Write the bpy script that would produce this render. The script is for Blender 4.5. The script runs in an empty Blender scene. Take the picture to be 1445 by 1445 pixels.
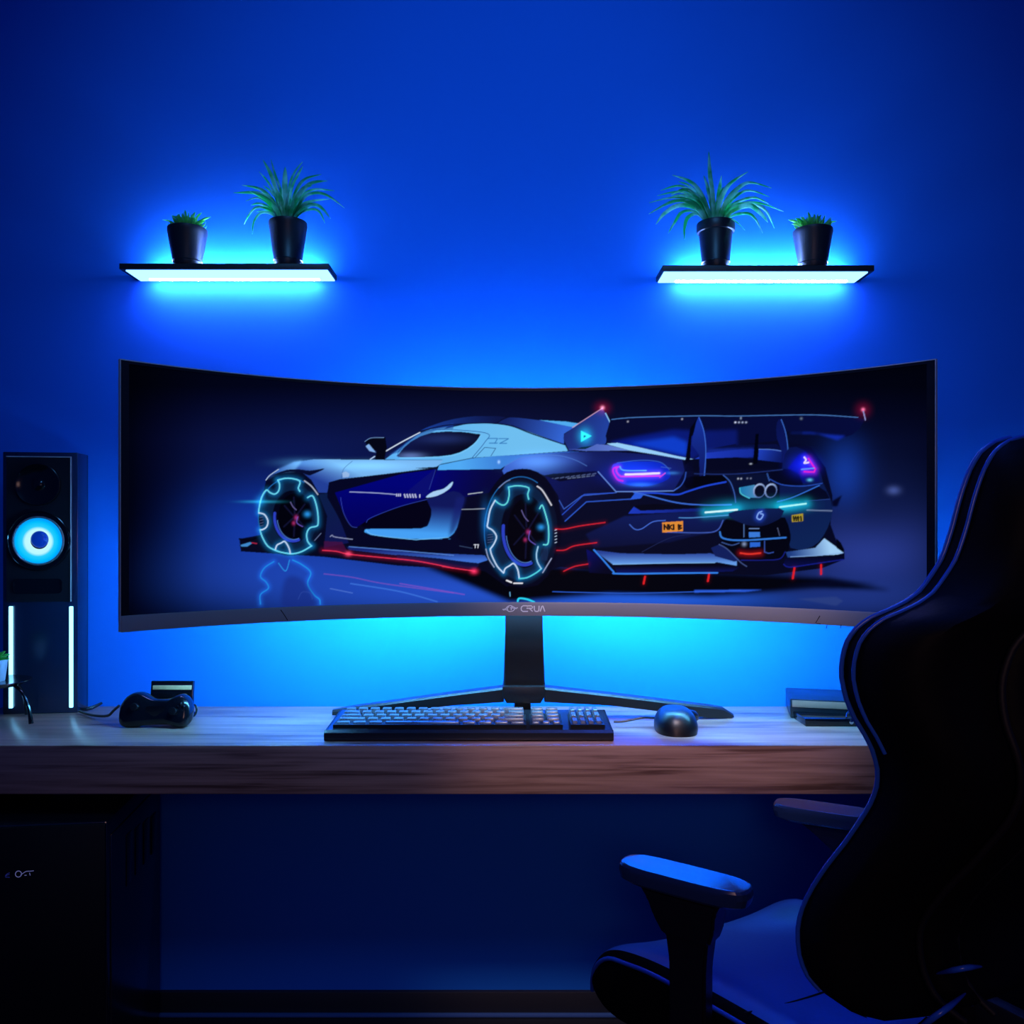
import bpy, bmesh, math, random
import numpy as np
from mathutils import Vector, Matrix

random.seed(7)
PI = math.pi
R_ = math.radians
scene = bpy.context.scene
COL = scene.collection
FOC = 1200.0            # focal length in pixels of the 1445 px frame
CX, HORIZON = 722.5, 752.0
EYE = 1.09              # camera height above the floor
WALL_Y = 1.93
DESK_Z = EYE - 0.393    # desk top
DESK_F = 1.572          # desk front edge

# ------------------------------------------------------------------ helpers
def at(x, y, d):
    """picture position + distance -> point in the room"""
    return Vector(((x - CX) * d / FOC, d, EYE + (HORIZON - y) * d / FOC))

def srgb(c):
    out = []
    for v in c[:3]:
        v = v / 255.0
        out.append(v / 12.92 if v <= 0.04045 else ((v + 0.055) / 1.055) ** 2.4)
    return tuple(out)

def mat(name, col, rough=0.5, metal=0.0, spec=0.5, noise=0.0, scale=60.0, bump=0.0, emit=None, estr=0.0, coat=0.0, trans=0.0):
    m = bpy.data.materials.new(name); m.use_nodes = True
    nt = m.node_tree; b = nt.nodes['Principled BSDF']
    b.inputs['Base Color'].default_value = (*col, 1)
    b.inputs['Roughness'].default_value = rough
    b.inputs['Metallic'].default_value = metal
    b.inputs['Specular IOR Level'].default_value = spec
    if coat: b.inputs['Coat Weight'].default_value = coat
    if emit:
        b.inputs['Emission Color'].default_value = (*emit, 1)
        b.inputs['Emission Strength'].default_value = estr
    if noise or bump:
        tc = nt.nodes.new('ShaderNodeTexCoord')
        n = nt.nodes.new('ShaderNodeTexNoise'); n.inputs['Scale'].default_value = scale
        n.inputs['Detail'].default_value = 4
        nt.links.new(tc.outputs['Object'], n.inputs['Vector'])
        if noise:
            mr = nt.nodes.new('ShaderNodeMapRange')
            mr.inputs['To Min'].default_value = max(0, rough - noise)
            mr.inputs['To Max'].default_value = min(1, rough + noise)
            nt.links.new(n.outputs['Fac'], mr.inputs['Value'])
            nt.links.new(mr.outputs['Result'], b.inputs['Roughness'])
        if bump:
            bp = nt.nodes.new('ShaderNodeBump'); bp.inputs['Strength'].default_value = bump
            bp.inputs['Distance'].default_value = 0.002
            nt.links.new(n.outputs['Fac'], bp.inputs['Height'])
            nt.links.new(bp.outputs['Normal'], b.inputs['Normal'])
    return m

def emat(name, col, strength):
    m = bpy.data.materials.new(name); m.use_nodes = True
    nt = m.node_tree; nt.nodes.clear()
    o = nt.nodes.new('ShaderNodeOutputMaterial'); e = nt.nodes.new('ShaderNodeEmission')
    e.inputs['Color'].default_value = (*col, 1); e.inputs['Strength'].default_value = strength
    nt.links.new(e.outputs[0], o.inputs['Surface'])
    return m

def tag(o, label=None, cat=None, group=None, kind=None):
    if label: o['label'] = label
    if cat: o['category'] = cat
    if group: o['group'] = group
    if kind: o['kind'] = kind
    return o

def thing(name, label, cat, loc=(0, 0, 0), rotz=0.0, group=None):
    o = bpy.data.objects.new(name, None); COL.objects.link(o)
    o.location = loc; o.rotation_euler = (0, 0, rotz); o.empty_display_size = 0.05
    return tag(o, label, cat, group)

def tmat(o):
    return Matrix.Translation(o.location) @ Matrix.Rotation(o.rotation_euler[2], 4, 'Z')

def obj(name, bm, m, parent=None, world=True, smooth=38):
    """link a bmesh as one mesh object; world=True: vertices are room coordinates"""
    if parent is not None and world:
        root = parent
        while root.parent: root = root.parent
        bm.transform(tmat(root).inverted())
    bmesh.ops.recalc_face_normals(bm, faces=bm.faces)
    if smooth:
        lim = R_(smooth)
        for f in bm.faces: f.smooth = True
        for e in bm.edges:
            if len(e.link_faces) == 2 and e.calc_face_angle(0) > lim: e.smooth = False
    me = bpy.data.meshes.new(name); bm.to_mesh(me); bm.free()
    me.materials.append(m)
    o = bpy.data.objects.new(name, me); COL.objects.link(o)
    if parent is not None: o.parent = parent
    return o

def struct(name, bm, m, smooth=38):
    return tag(obj(name, bm, m, smooth=smooth), kind='structure')

def box(bm, lo, hi, bevel=0.0, mtx=None, seg=2):
    b = bmesh.new()
    bmesh.ops.create_cube(b, size=1)
    c = [(lo[i] + hi[i]) / 2 for i in range(3)]; s = [hi[i] - lo[i] for i in range(3)]
    for v in b.verts: v.co = Vector((c[0] + v.co.x * s[0], c[1] + v.co.y * s[1], c[2] + v.co.z * s[2]))
    if bevel:
        bmesh.ops.bevel(b, geom=list(b.edges), offset=bevel, segments=seg, affect='EDGES', profile=0.5)
    if mtx is not None: b.transform(mtx)
    me = bpy.data.meshes.new('t'); b.to_mesh(me); b.free(); bm.from_mesh(me); bpy.data.meshes.remove(me)

def loft(bm, rings, closed=True, caps=True):
    vr = [[bm.verts.new(p) for p in r] for r in rings]
    n = len(rings[0])
    for a, b in zip(vr, vr[1:]):
        for i in range(n if closed else n - 1):
            j = (i + 1) % n
            try: bm.faces.new((a[i], a[j], b[j], b[i]))
            except ValueError: pass
    if caps and closed:
        bm.faces.new(vr[0]); bm.faces.new(list(reversed(vr[-1])))
    return vr

def catmull(pts, n=6, closed=False):
    P = [np.array(p, float) for p in pts]; out = []
    N = len(P)
    for i in range(N if closed else N - 1):
        if closed: p0, p1, p2, p3 = P[i - 1], P[i], P[(i + 1) % N], P[(i + 2) % N]
        else: p0, p1, p2, p3 = P[max(i - 1, 0)], P[i], P[i + 1], P[min(i + 2, N - 1)]
        for k in range(n):
            t = k / n
            out.append(0.5 * ((2 * p1) + (-p0 + p2) * t + (2 * p0 - 5 * p1 + 4 * p2 - p3) * t * t + (-p0 + 3 * p1 - 3 * p2 + p3) * t ** 3))
    if not closed: out.append(P[-1])
    return out

def tube(bm, pts, r, seg=8, sm=0):
    if sm: pts = catmull(pts, sm)
    pts = [Vector(p) for p in pts]
    rr = r if isinstance(r, (list, tuple)) else None
    rings = []
    a = None
    for i, p in enumerate(pts):
        t = (pts[min(i + 1, len(pts) - 1)] - pts[max(i - 1, 0)]).normalized()
        if a is None: a = t.cross(Vector((0, 0, 1)) if abs(t.z) < 0.9 else Vector((1, 0, 0)))
        a = (a - t * a.dot(t)).normalized(); b = t.cross(a).normalized()
        if rr:
            q = i / (len(pts) - 1) * (len(rr) - 1); k = min(int(q), len(rr) - 2); ra = rr[k] + (rr[k + 1] - rr[k]) * (q - k)
        else: ra = r
        rings.append([p + a * math.cos(2 * PI * k / seg) * ra + b * math.sin(2 * PI * k / seg) * ra for k in range(seg)])
    loft(bm, rings)

def lathe(bm, prof, seg=40, mtx=None, caps=True):
    """prof: (radius, z) list, closed with caps when radius > 0"""
    b = bmesh.new()
    loft(b, [[(r * math.cos(2 * PI * k / seg), r * math.sin(2 * PI * k / seg), z) for k in range(seg)] for r, z in prof], caps=caps)
    if mtx is not None: b.transform(mtx)
    me = bpy.data.meshes.new('t'); b.to_mesh(me); b.free(); bm.from_mesh(me); bpy.data.meshes.remove(me)

def prism(bm, outline, a, b, mtx=None, bevel=0.0):
    """outline (x, z) extruded from y = a to y = b"""
    t = bmesh.new()
    loft(t, [[(x, a, z) for x, z in outline], [(x, b, z) for x, z in outline]])
    if bevel:
        es = [e for e in t.edges if abs(e.verts[0].co.y - e.verts[1].co.y) < 1e-6]
        bmesh.ops.bevel(t, geom=es, offset=bevel, segments=2, affect='EDGES', profile=0.5)
    if mtx is not None: t.transform(mtx)
    me = bpy.data.meshes.new('t'); t.to_mesh(me); t.free(); bm.from_mesh(me); bpy.data.meshes.remove(me)

def rrect(x0, z0, x1, z1, r, n=5):
    out = []
    for cx, cz, a0 in ((x1 - r, z1 - r, 0), (x0 + r, z1 - r, 90), (x0 + r, z0 + r, 180), (x1 - r, z0 + r, 270)):
        for k in range(n + 1):
            a = R_(a0 + 90 * k / n); out.append((cx + r * math.cos(a), cz + r * math.sin(a)))
    return out

def ribbon(pts, w):
    """2-D strip outline around a polyline"""
    P = [np.array(p, float) for p in pts]; L, Rr = [], []
    for i, p in enumerate(P):
        t = P[min(i + 1, len(P) - 1)] - P[max(i - 1, 0)]; t = t / (np.linalg.norm(t) + 1e-9)
        n = np.array((-t[1], t[0])) * w / 2
        L.append(p + n); Rr.append(p - n)
    return L, Rr

def strip2d(bm, pts, w, fn, sm=0):
    if sm: pts = catmull(pts, sm)
    L, Rr = ribbon(pts, w)
    a = [bm.verts.new(fn(*p)) for p in L]; b = [bm.verts.new(fn(*p)) for p in Rr]
    for i in range(len(a) - 1): bm.faces.new((a[i], a[i + 1], b[i + 1], b[i]))

# ------------------------------------------------------------------ materials
M = {}
M['black_plastic'] = mat('satin_black_plastic', (0.006, 0.006, 0.008), 0.35, noise=0.06)
M['black_gloss'] = mat('glossy_black_plastic', (0.004, 0.004, 0.006), 0.16, noise=0.04)
M['black_matte'] = mat('matte_black', (0.004, 0.004, 0.005), 0.6, spec=0.3, noise=0.05)
M['shelf_black'] = mat('dark_stained_shelf_board', (0.016, 0.013, 0.014), 0.5, noise=0.08, scale=30)
M['pot_black'] = mat('black_plant_pot_plastic', (0.012, 0.011, 0.014), 0.42, noise=0.05)
M['soil'] = mat('potting_soil', (0.015, 0.01, 0.008), 0.95, bump=0.6, scale=200)
M['grey_chin'] = mat('dark_grey_bezel_plastic', (0.25, 0.24, 0.26), 0.5, noise=0.05)
M['edge_rim_light'] = mat('rim_lit_edge_plastic', (0.45, 0.45, 0.50), 0.35, metal=0.0, noise=0.05)  # bright grey stands in for rim light on the monitor edge
M['logo'] = mat('light_grey_print', (0.95, 0.95, 0.97), 0.5, noise=0.02)
M['stand'] = mat('monitor_stand_black_metal', (0.012, 0.011, 0.013), 0.4, noise=0.05)
M['led_cyan'] = emat('blue_led_strip', (0.10, 0.52, 1.0), 345.0)
M['led_upper'] = emat('dimmer_blue_led_strip', (0.08, 0.37, 1.0), 190.0)
M['led_shelf'] = emat('shelf_led_panel', (0.15, 0.40, 1.0), 4.0)
M['led_top'] = emat('shelf_led_strip', (0.26, 0.46, 1.0), 380.0)
M['led_under'] = emat('shelf_underside_led_strip', (0.30, 0.29, 1.0), 215.0)
M['led_white'] = emat('speaker_led_bar', (0.20, 0.60, 1.0), 3.6)
M['chrome'] = mat('polished_metal', (0.6, 0.6, 0.65), 0.15, metal=1.0, noise=0.03)
M['warm_reflection'] = mat('painted_warm_reflection', (0.85, 0.46, 0.24), 0.45, noise=0.06)  # reflection of the warm lamp, given as a flat beige colour
M['mouse'] = mat('mouse_shell_plastic', (0.005, 0.005, 0.007), 0.36, spec=0.6, noise=0.04)
M['leather'] = mat('black_chair_leather', (0.003, 0.003, 0.004), 0.6, spec=0.06, noise=0.05, bump=0.1, scale=250)
M['piping'] = mat('rim_lit_piping', (0.015, 0.09, 0.55), 0.3, noise=0.04)  # blue rim light from the wall is put into the piping colour
M['blue_lit_seat_leather'] = mat('blue_lit_seat_leather', (0.02, 0.10, 0.42), 0.4, spec=0.5, noise=0.05, bump=0.12, scale=250)  # blue light falling on black leather is put into this colour
M['pad'] = mat('armrest_pad', (0.014, 0.032, 0.10), 0.22, spec=1.0, noise=0.03)
M['tower'] = mat('tower_case_steel', (0.01, 0.012, 0.02), 0.2, spec=1.0, noise=0.04)
M['key'] = mat('keycap_plastic', (0.12, 0.12, 0.14), 0.28, spec=0.8, noise=0.04)
M['keycase'] = mat('keyboard_case', (0.018, 0.019, 0.024), 0.24, spec=0.7, noise=0.04)
M['white_pot'] = mat('pale_ceramic', (0.55, 0.52, 0.58), 0.35, noise=0.05)

def leaf_mat(name, c1, c2):
    m = bpy.data.materials.new(name); m.use_nodes = True
    nt = m.node_tree; b = nt.nodes['Principled BSDF']
    tc = nt.nodes.new('ShaderNodeTexCoord'); n = nt.nodes.new('ShaderNodeTexNoise'); n.inputs['Scale'].default_value = 35
    r = nt.nodes.new('ShaderNodeValToRGB')
    r.color_ramp.elements[0].color = (*c1, 1); r.color_ramp.elements[1].color = (*c2, 1)
    r.color_ramp.elements[0].position = 0.42; r.color_ramp.elements[1].position = 0.62
    nt.links.new(tc.outputs['Object'], n.inputs['Vector']); nt.links.new(n.outputs['Fac'], r.inputs['Fac'])
    nt.links.new(r.outputs['Color'], b.inputs['Base Color'])
    b.inputs['Roughness'].default_value = 0.32
    t = nt.nodes.new('ShaderNodeBsdfTranslucent'); nt.links.new(r.outputs['Color'], t.inputs['Color'])
    mx = nt.nodes.new('ShaderNodeMixShader'); mx.inputs[0].default_value = 0.52
    nt.links.new(b.outputs[0], mx.inputs[1]); nt.links.new(t.outputs[0], mx.inputs[2])
    nt.links.new(mx.outputs[0], nt.nodes['Material Output'].inputs['Surface'])
    return m
M['leaf'] = leaf_mat('spider_plant_leaf', (0.05, 0.66, 0.22), (0.42, 0.96, 0.75))
M['succulent'] = leaf_mat('succulent_leaf', (0.08, 0.62, 0.10), (0.28, 0.88, 0.22))

def wall_mat(name='blue_lit_wall_paint', lo=(0.012, 0.172, 0.80), hi=(0.014, 0.186, 0.86)):
    m = bpy.data.materials.new(name); m.use_nodes = True
    nt = m.node_tree; b = nt.nodes['Principled BSDF']
    tc = nt.nodes.new('ShaderNodeTexCoord'); n = nt.nodes.new('ShaderNodeTexNoise')
    n.inputs['Scale'].default_value = 3.0; n.inputs['Detail'].default_value = 3
    r = nt.nodes.new('ShaderNodeValToRGB')
    r.color_ramp.elements[0].color = (*lo, 1); r.color_ramp.elements[1].color = (*hi, 1)
    nt.links.new(tc.outputs['Object'], n.inputs['Vector']); nt.links.new(n.outputs['Fac'], r.inputs['Fac'])
    nt.links.new(r.outputs['Color'], b.inputs['Base Color'])
    b.inputs['Roughness'].default_value = 0.9; b.inputs['Specular IOR Level'].default_value = 0.1
    return m
M['wall'] = wall_mat()
M['floor'] = mat('dark_floor', (0.012, 0.012, 0.016), 0.45, noise=0.08, scale=8)
M['base'] = mat('dark_baseboard_paint', (0.02, 0.02, 0.03), 0.5, noise=0.05)

def wood_mat():
    m = bpy.data.materials.new('walnut_desk_wood'); m.use_nodes = True
    nt = m.node_tree; b = nt.nodes['Principled BSDF']
    tc = nt.nodes.new('ShaderNodeTexCoord'); mp = nt.nodes.new('ShaderNodeMapping')
    mp.inputs['Scale'].default_value = (1.0, 14.0, 22.0)
    n1 = nt.nodes.new('ShaderNodeTexNoise'); n1.inputs['Scale'].default_value = 3.2; n1.inputs['Detail'].default_value = 7
    n1.inputs['Distortion'].default_value = 0.6
    mp2 = nt.nodes.new('ShaderNodeMapping'); mp2.inputs['Scale'].default_value = (2.5, 120.0, 160.0)
    n2 = nt.nodes.new('ShaderNodeTexNoise'); n2.inputs['Scale'].default_value = 2.0; n2.inputs['Detail'].default_value = 4
    mx = nt.nodes.new('ShaderNodeMix'); mx.data_type = 'FLOAT'; mx.inputs[0].default_value = 0.25
    r = nt.nodes.new('ShaderNodeValToRGB'); e = r.color_ramp.elements
    e[0].position = 0.36; e[0].color = (0.15, 0.072, 0.052, 1)
    e[1].position = 0.66; e[1].color = (0.52, 0.30, 0.225, 1)
    k = r.color_ramp.elements.new(0.48); k.color = (0.36, 0.195, 0.145, 1)
    L = nt.links.new
    L(tc.outputs['Object'], mp.inputs['Vector']); L(mp.outputs[0], n1.inputs['Vector'])
    L(tc.outputs['Object'], mp2.inputs['Vector']); L(mp2.outputs[0], n2.inputs['Vector'])
    L(n1.outputs['Fac'], mx.inputs[2]); L(n2.outputs['Fac'], mx.inputs[3]); L(mx.outputs[0], r.inputs['Fac'])
    L(r.outputs['Color'], b.inputs['Base Color'])
    mr = nt.nodes.new('ShaderNodeMapRange'); mr.inputs['To Min'].default_value = 0.24; mr.inputs['To Max'].default_value = 0.40
    L(n1.outputs['Fac'], mr.inputs['Value']); L(mr.outputs[0], b.inputs['Roughness'])
    b.inputs['Specular IOR Level'].default_value = 0.6
    bp = nt.nodes.new('ShaderNodeBump'); bp.inputs['Strength'].default_value = 0.12; bp.inputs['Distance'].default_value = 0.001
    L(n2.outputs['Fac'], bp.inputs['Height']); L(bp.outputs[0], b.inputs['Normal'])
    return m
M['wood'] = wood_mat()

# ------------------------------------------------------------------ room
bm = bmesh.new(); box(bm, (-2.6, WALL_Y, -0.02), (2.6, WALL_Y + 0.1, 2.9)); struct('wall_back', bm, M['wall'])
bm = bmesh.new(); box(bm, (-2.6, -2.6, -0.06), (2.6, WALL_Y + 0.1, 0.0)); struct('floor', bm, M['floor'])
bm = bmesh.new(); box(bm, (-2.6, WALL_Y - 0.012, 0.006), (2.6, WALL_Y, 0.054), 0.002); struct('baseboard_back', bm, M['base'])
bm = bmesh.new(); box(bm, (-2.6, WALL_Y - 0.020, 0.0), (2.6, WALL_Y - 0.002, 0.008), 0.003); struct('trim_1', bm, mat('floor_trim_gloss', (0.05, 0.12, 0.36), 0.3, noise=0.05))

# ------------------------------------------------------------------ desk
desk = thing('desk', 'long thick walnut wood desk against the blue wall, carrying the wide curved monitor', 'desk', (0, 1.75, 0))
bm = bmesh.new(); box(bm, (-1.15, DESK_F, DESK_Z - 0.0905), (1.15, WALL_Y - 0.002, DESK_Z), 0.0025); obj('desktop', bm, M['wood'], desk)
for sx in (-1.08, 1.0):
    bm = bmesh.new(); box(bm, (sx, DESK_F + 0.05, 0.0), (sx + 0.05, WALL_Y - 0.03, DESK_Z - 0.0905), 0.002); obj('leg', bm, M['black_matte'], desk)

# ------------------------------------------------------------------ picture on the screen (drawn on a canvas, then laid on the curved panel)
X0, Y0, X1, Y1, SS = 160, 498, 1330, 900, 2
W_, H_ = (X1 - X0) * SS, (Y1 - Y0) * SS
CAN = np.zeros((H_, W_, 3), np.float32)
yy, xx = np.mgrid[0:H_, 0:W_].astype(np.float32)
xx = xx / SS + X0; yy = yy / SS + Y0

def lin(c): return np.array(srgb(c), np.float32)

def region(x0, y0, x1, y1):
    i0 = max(0, int((x0 - X0) * SS)); i1 = min(W_, int((x1 - X0) * SS) + 2)
    j0 = max(0, int((y0 - Y0) * SS)); j1 = min(H_, int((y1 - Y0) * SS) + 2)
    return (slice(j0, max(j0, j1)), slice(i0, max(i0, i1)))

def soften(a, s):
    k = int(max(1, round(s * SS * 2))); x = np.arange(-k, k + 1); g = np.exp(-x * x / (2 * (s * SS) ** 2)); g /= g.sum()
    a = np.apply_along_axis(lambda v: np.convolve(v, g, 'same'), 0, a)
    return np.apply_along_axis(lambda v: np.convolve(v, g, 'same'), 1, a)

def fill(pts, col, col2=None, ax=None, alpha=1.0, blur=0.35, sm=0):
    """polygon; col2 + ax = ((xa, ya), (xb, yb)) gives a gradient"""
    if sm: pts = [tuple(p) for p in catmull(pts, sm, True)]
    P = np.array(pts, np.float32)
    pad = 3 * blur + 2
    s = region(P[:, 0].min() - pad, P[:, 1].min() - pad, P[:, 0].max() + pad, P[:, 1].max() + pad)
    gx, gy = xx[s], yy[s]
    if gx.size == 0: return
    ins = np.zeros(gx.shape, bool)
    for (xa, ya), (xb, yb) in zip(P, np.roll(P, -1, 0)):
        if ya == yb: continue
        ins ^= ((ya > gy) != (yb > gy)) & (gx < (xb - xa) * (gy - ya) / (yb - ya) + xa)
    m = soften(ins.astype(np.float32), max(blur, 0.3)) * alpha
    c = lin(col)
    if col2 is not None:
        (xa, ya), (xb, yb) = ax
        t = np.clip(((gx - xa) * (xb - xa) + (gy - ya) * (yb - ya)) / ((xb - xa) ** 2 + (yb - ya) ** 2), 0, 1)[..., None]
        c = (np.array(col, np.float32) * (1 - t) + np.array(col2, np.float32) * t) / 255.0
        c = np.where(c <= 0.04045, c / 12.92, ((c + 0.055) / 1.055) ** 2.4)
    CAN[s] = CAN[s] * (1 - m[..., None]) + c * m[..., None]

def stroke(pts, col, w=1.0, alpha=1.0, glow=0.0, gcol=None, ga=0.35, sm=6):
    if sm and len(pts) > 2: pts = [tuple(p) for p in catmull(pts, sm)]
    P = np.array(pts, np.float32); pad = w + 3 * glow + 2
    s = region(P[:, 0].min() - pad, P[:, 1].min() - pad, P[:, 0].max() + pad, P[:, 1].max() + pad)
    gx, gy = xx[s], yy[s]
    if gx.size == 0: return
    d2 = np.full(gx.shape, 1e9, np.float32)
    for (xa, ya), (xb, yb) in zip(P, P[1:]):
        L2 = (xb - xa) ** 2 + (yb - ya) ** 2 + 1e-9
        t = np.clip(((gx - xa) * (xb - xa) + (gy - ya) * (yb - ya)) / L2, 0, 1)
        d2 = np.minimum(d2, (gx - xa - t * (xb - xa)) ** 2 + (gy - ya - t * (yb - ya)) ** 2)
    d = np.sqrt(d2)
    if glow: CAN[s] += (np.exp(-d2 / (2 * glow * glow)) * ga)[..., None] * lin(gcol or col)
    m = (np.clip((w / 2 + 0.35 - d) / 0.7, 0, 1) * alpha)[..., None]
    CAN[s] = CAN[s] * (1 - m) + lin(col) * m

def blob(x, y, rx, ry, col, a=1.0, add=True):
    s = region(x - 3 * rx, y - 3 * ry, x + 3 * rx, y + 3 * ry)
    g = (np.exp(-0.5 * (((xx[s] - x) / rx) ** 2 + ((yy[s] - y) / ry) ** 2)) * a)[..., None]
    if add: CAN[s] += g * lin(col)
    else: CAN[s] = CAN[s] * (1 - g) + lin(col) * g

def ell(cx, cy, rx, ry, n=40, rot=0.0):
    out = []
    for k in range(n):
        t = 2 * PI * k / n; x, y = rx * math.cos(t), ry * math.sin(t)
        out.append((cx + x * math.cos(rot) - y * math.sin(rot), cy + x * math.sin(rot) + y * math.cos(rot)))
    return out

def frame_of(ox, oy, k):
    return lambda *v: [(ox + v[i] / k, oy + v[i + 1] / k) for i in range(0, len(v), 2)]
A = frame_of(320, 560, 4.516); B = frame_of(560, 560, 4.516); C = frame_of(780, 560, 5.1615); D = frame_of(980, 560, 5.1615)

# backdrop and studio floor
CAN += lin((1, 2, 12))
blob(660, 600, 330, 70, (11, 18, 66), 0.95, False)
blob(1000, 560, 190, 40, (5, 10, 42), 0.7, False)
blob(420, 700, 110, 90, (12, 26, 92), 0.7, False)
blob(385, 745, 75, 40, (18, 62, 185), 0.8, False)
blob(420, 800, 120, 34, (28, 66, 176), 0.8, False)
blob(640, 832, 190, 26, (36, 80, 200), 0.95, False)
blob(920, 846, 130, 10, (36, 96, 228), 0.85, False)
blob(1225, 775, 62, 42, (46, 66, 160), 0.9, False)
blob(1215, 838, 90, 24, (30, 52, 132), 0.8, False)
blob(1230, 700, 60, 50, (12, 22, 66), 0.8, False)
blob(1192, 668, 20, 30, (22, 66, 180), 0.6, False)
blob(1261, 692, 6, 4, (80, 100, 180), 0.6, False)
CAN *= np.clip(0.22 + 0.78 * (yy - 545) / 75, 0.22, 1)[..., None]
fill([(600, 800), (720, 850), (860, 838), (1000, 842), (1150, 830), (1260, 833), (1170, 815), (1090, 812), (800, 800), (640, 790)], (0, 1, 8), blur=3)

# reflections in the floor
stroke(A(215, 1320, 215, 1260, 265, 1220, 250, 1180, 215, 1145, 240, 1090, 300, 1050), (30, 140, 230), 1.6, 0.9, 3, (20, 110, 230), 0.3)
stroke(A(330, 1060, 375, 1110, 400, 1040), (40, 150, 235), 1.4, 0.8)
stroke(A(420, 1040, 480, 1070, 535, 1120, 515, 1190, 555, 1260, 590, 1290, 596, 1320), (30, 150, 235), 1.6, 0.9, 3, (20, 110, 230), 0.3)
fill(A(365, 1180, 420, 1140, 500, 1180, 560, 1280, 540, 1345, 360, 1345), (22, 38, 120), alpha=0.6, blur=3, sm=4)
stroke(A(455, 1290, 480, 1245, 530, 1250, 545, 1290), (50, 80, 170), 1.0, 0.5)
stroke(A(620, 1128, 800, 1150, 1000, 1190, 1445, 1250), (130, 80, 190), 1.6, 0.55)
stroke(A(660, 1222, 800, 1250), (90, 130, 220), 1.6, 0.5)
stroke(A(790, 1190, 1100, 1240, 1340, 1305), (70, 130, 235), 2.0, 0.5)
stroke(B(20, 1190, 260, 1230, 430, 1260), (140, 80, 200), 1.8, 0.5)
stroke(B(770, 1305, 780, 1285, 830, 1290, 875, 1308), (40, 210, 245), 2.6)
stroke(B(720, 1245, 722, 1270), (120, 200, 255), 1.2, 0.7)
fill(D(0, 1408, 500, 1405, 370, 1420, 0, 1425), (40, 90, 220), blur=0.8)
stroke([(780, 835), (900, 837), (1045, 833)], (46, 100, 225), 1.2, 0.8)
fill([(1125, 845), (1180, 842), (1190, 848), (1180, 855)], (46, 66, 130), alpha=0.6, blur=1)

# ---- car: whole silhouette, then its panels
fill(A(80, 905, 215, 880, 215, 700, 250, 530, 330, 455, 440, 410, 560, 398, 1010, 398, 1230, 230, 1445, 150)
     + B(560, 128, 720, 122, 1070, 160, 1180, 200) + [(830, 600), (940, 625), (1100, 620), (1145, 632), (1165, 660), (1175, 700), (1172, 740), (1190, 790), (1160, 802)]
     + [(1080, 812), (840, 805), (790, 800)] + B(700, 1210, 560, 1110, 0, 1075) + A(620, 1020, 90, 985), (5, 8, 40), (4, 6, 30), ((500, 600), (500, 800)))
# front splitter
fill(A(80, 905, 160, 912, 215, 880, 260, 990, 180, 975, 95, 965, 80, 945, 150, 930), (6, 8, 32))
fill(A(85, 945, 150, 925, 160, 935, 130, 955, 95, 955), (70, 150, 225), alpha=0.8)
stroke(A(80, 905, 150, 912, 210, 890), (2, 3, 16), 2.0)
stroke(A(160, 930, 190, 935), (200, 40, 80), 1.4, 0.7)
# hood and front fender
fill(A(250, 530, 330, 460, 430, 415, 560, 398, 760, 400, 1010, 402, 1400, 402, 1330, 450, 1100, 480, 900, 505, 720, 525, 655, 545, 640, 610, 585, 610, 540, 530, 480, 480, 380, 468, 300, 490),
     (118, 180, 238), (34, 62, 150), (A(700, 425)[0], A(640, 560)[0]))
fill(A(250, 530, 330, 460, 430, 415, 480, 408, 430, 470, 330, 480), (40, 80, 170), (120, 190, 250), (A(250, 500)[0], A(470, 420)[0]), alpha=0.8, blur=1.5)
blob(*A(900, 440)[0], 40, 4.5, (120, 205, 250), 0.35)
blob(*A(480, 420)[0], 22, 4, (90, 170, 240), 0.3)
fill(A(285, 505, 380, 465, 470, 463, 530, 470, 625, 457, 545, 495, 520, 500, 460, 480, 380, 480), (6, 10, 44), sm=3)
stroke(A(250, 530, 275, 500, 330, 462), (190, 215, 245), 1.2, 0.8)
stroke(A(730, 520, 745, 460, 800, 410), (40, 80, 140), 0.8, 0.7)
fill(A(735, 485, 760, 475, 782, 490, 778, 510, 740, 515), (165, 195, 235), alpha=0.7)
# arch shadow of the front wheel
fill(A(585, 620, 640, 615, 690, 720, 760, 870, 780, 930, 620, 960, 640, 760), (10, 28, 70), (14, 20, 80), (A(600, 640)[0], A(760, 930)[0]))
# dark frame of the side panel
fill(A(650, 545, 720, 525, 900, 505, 1120, 482, 1330, 455, 1445, 440) + B(100, 455, 270, 460, 660, 460, 690, 480, 600, 600, 560, 720, 560, 1000) + A(1445, 990, 1100, 955, 780, 940, 720, 780, 640, 640), (4, 5, 34))
fill(A(690, 610, 1120, 490, 1330, 462, 1300, 600, 1270, 645, 1000, 730, 860, 810, 830, 830, 790, 820, 745, 745), (0, 2, 118), (2, 0, 92), (A(900, 560)[0], A(900, 800)[0]))
fill(B(255, 462, 660, 462, 685, 482, 590, 610, 430, 640, 200, 640, 215, 560), (2, 2, 110), (4, 5, 60), (B(250, 500)[0], B(560, 620)[0]))
fill(B(70, 600, 240, 460, 200, 620, 110, 655), (10, 14, 110), alpha=0.8)
stroke(A(785, 606, 940, 612, 1075, 622), (150, 160, 215), 1.4, 0.9)
for k in range(3): stroke([(A(1082 + k * 12, 620)[0]), (A(1082 + k * 12, 632)[0])], (190, 195, 235), 1.5)
for k in range(5): stroke([(A(1132 + k * 17, 622)[0]), (A(1138 + k * 17, 640)[0])], (190, 195, 235), 2.0, 0.85)
stroke(A(1230, 624, 1230, 640), (200, 205, 240), 1.4)
stroke(A(725, 640, 745, 740, 790, 820, 830, 832), (60, 80, 200), 0.8, 0.6)
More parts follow.
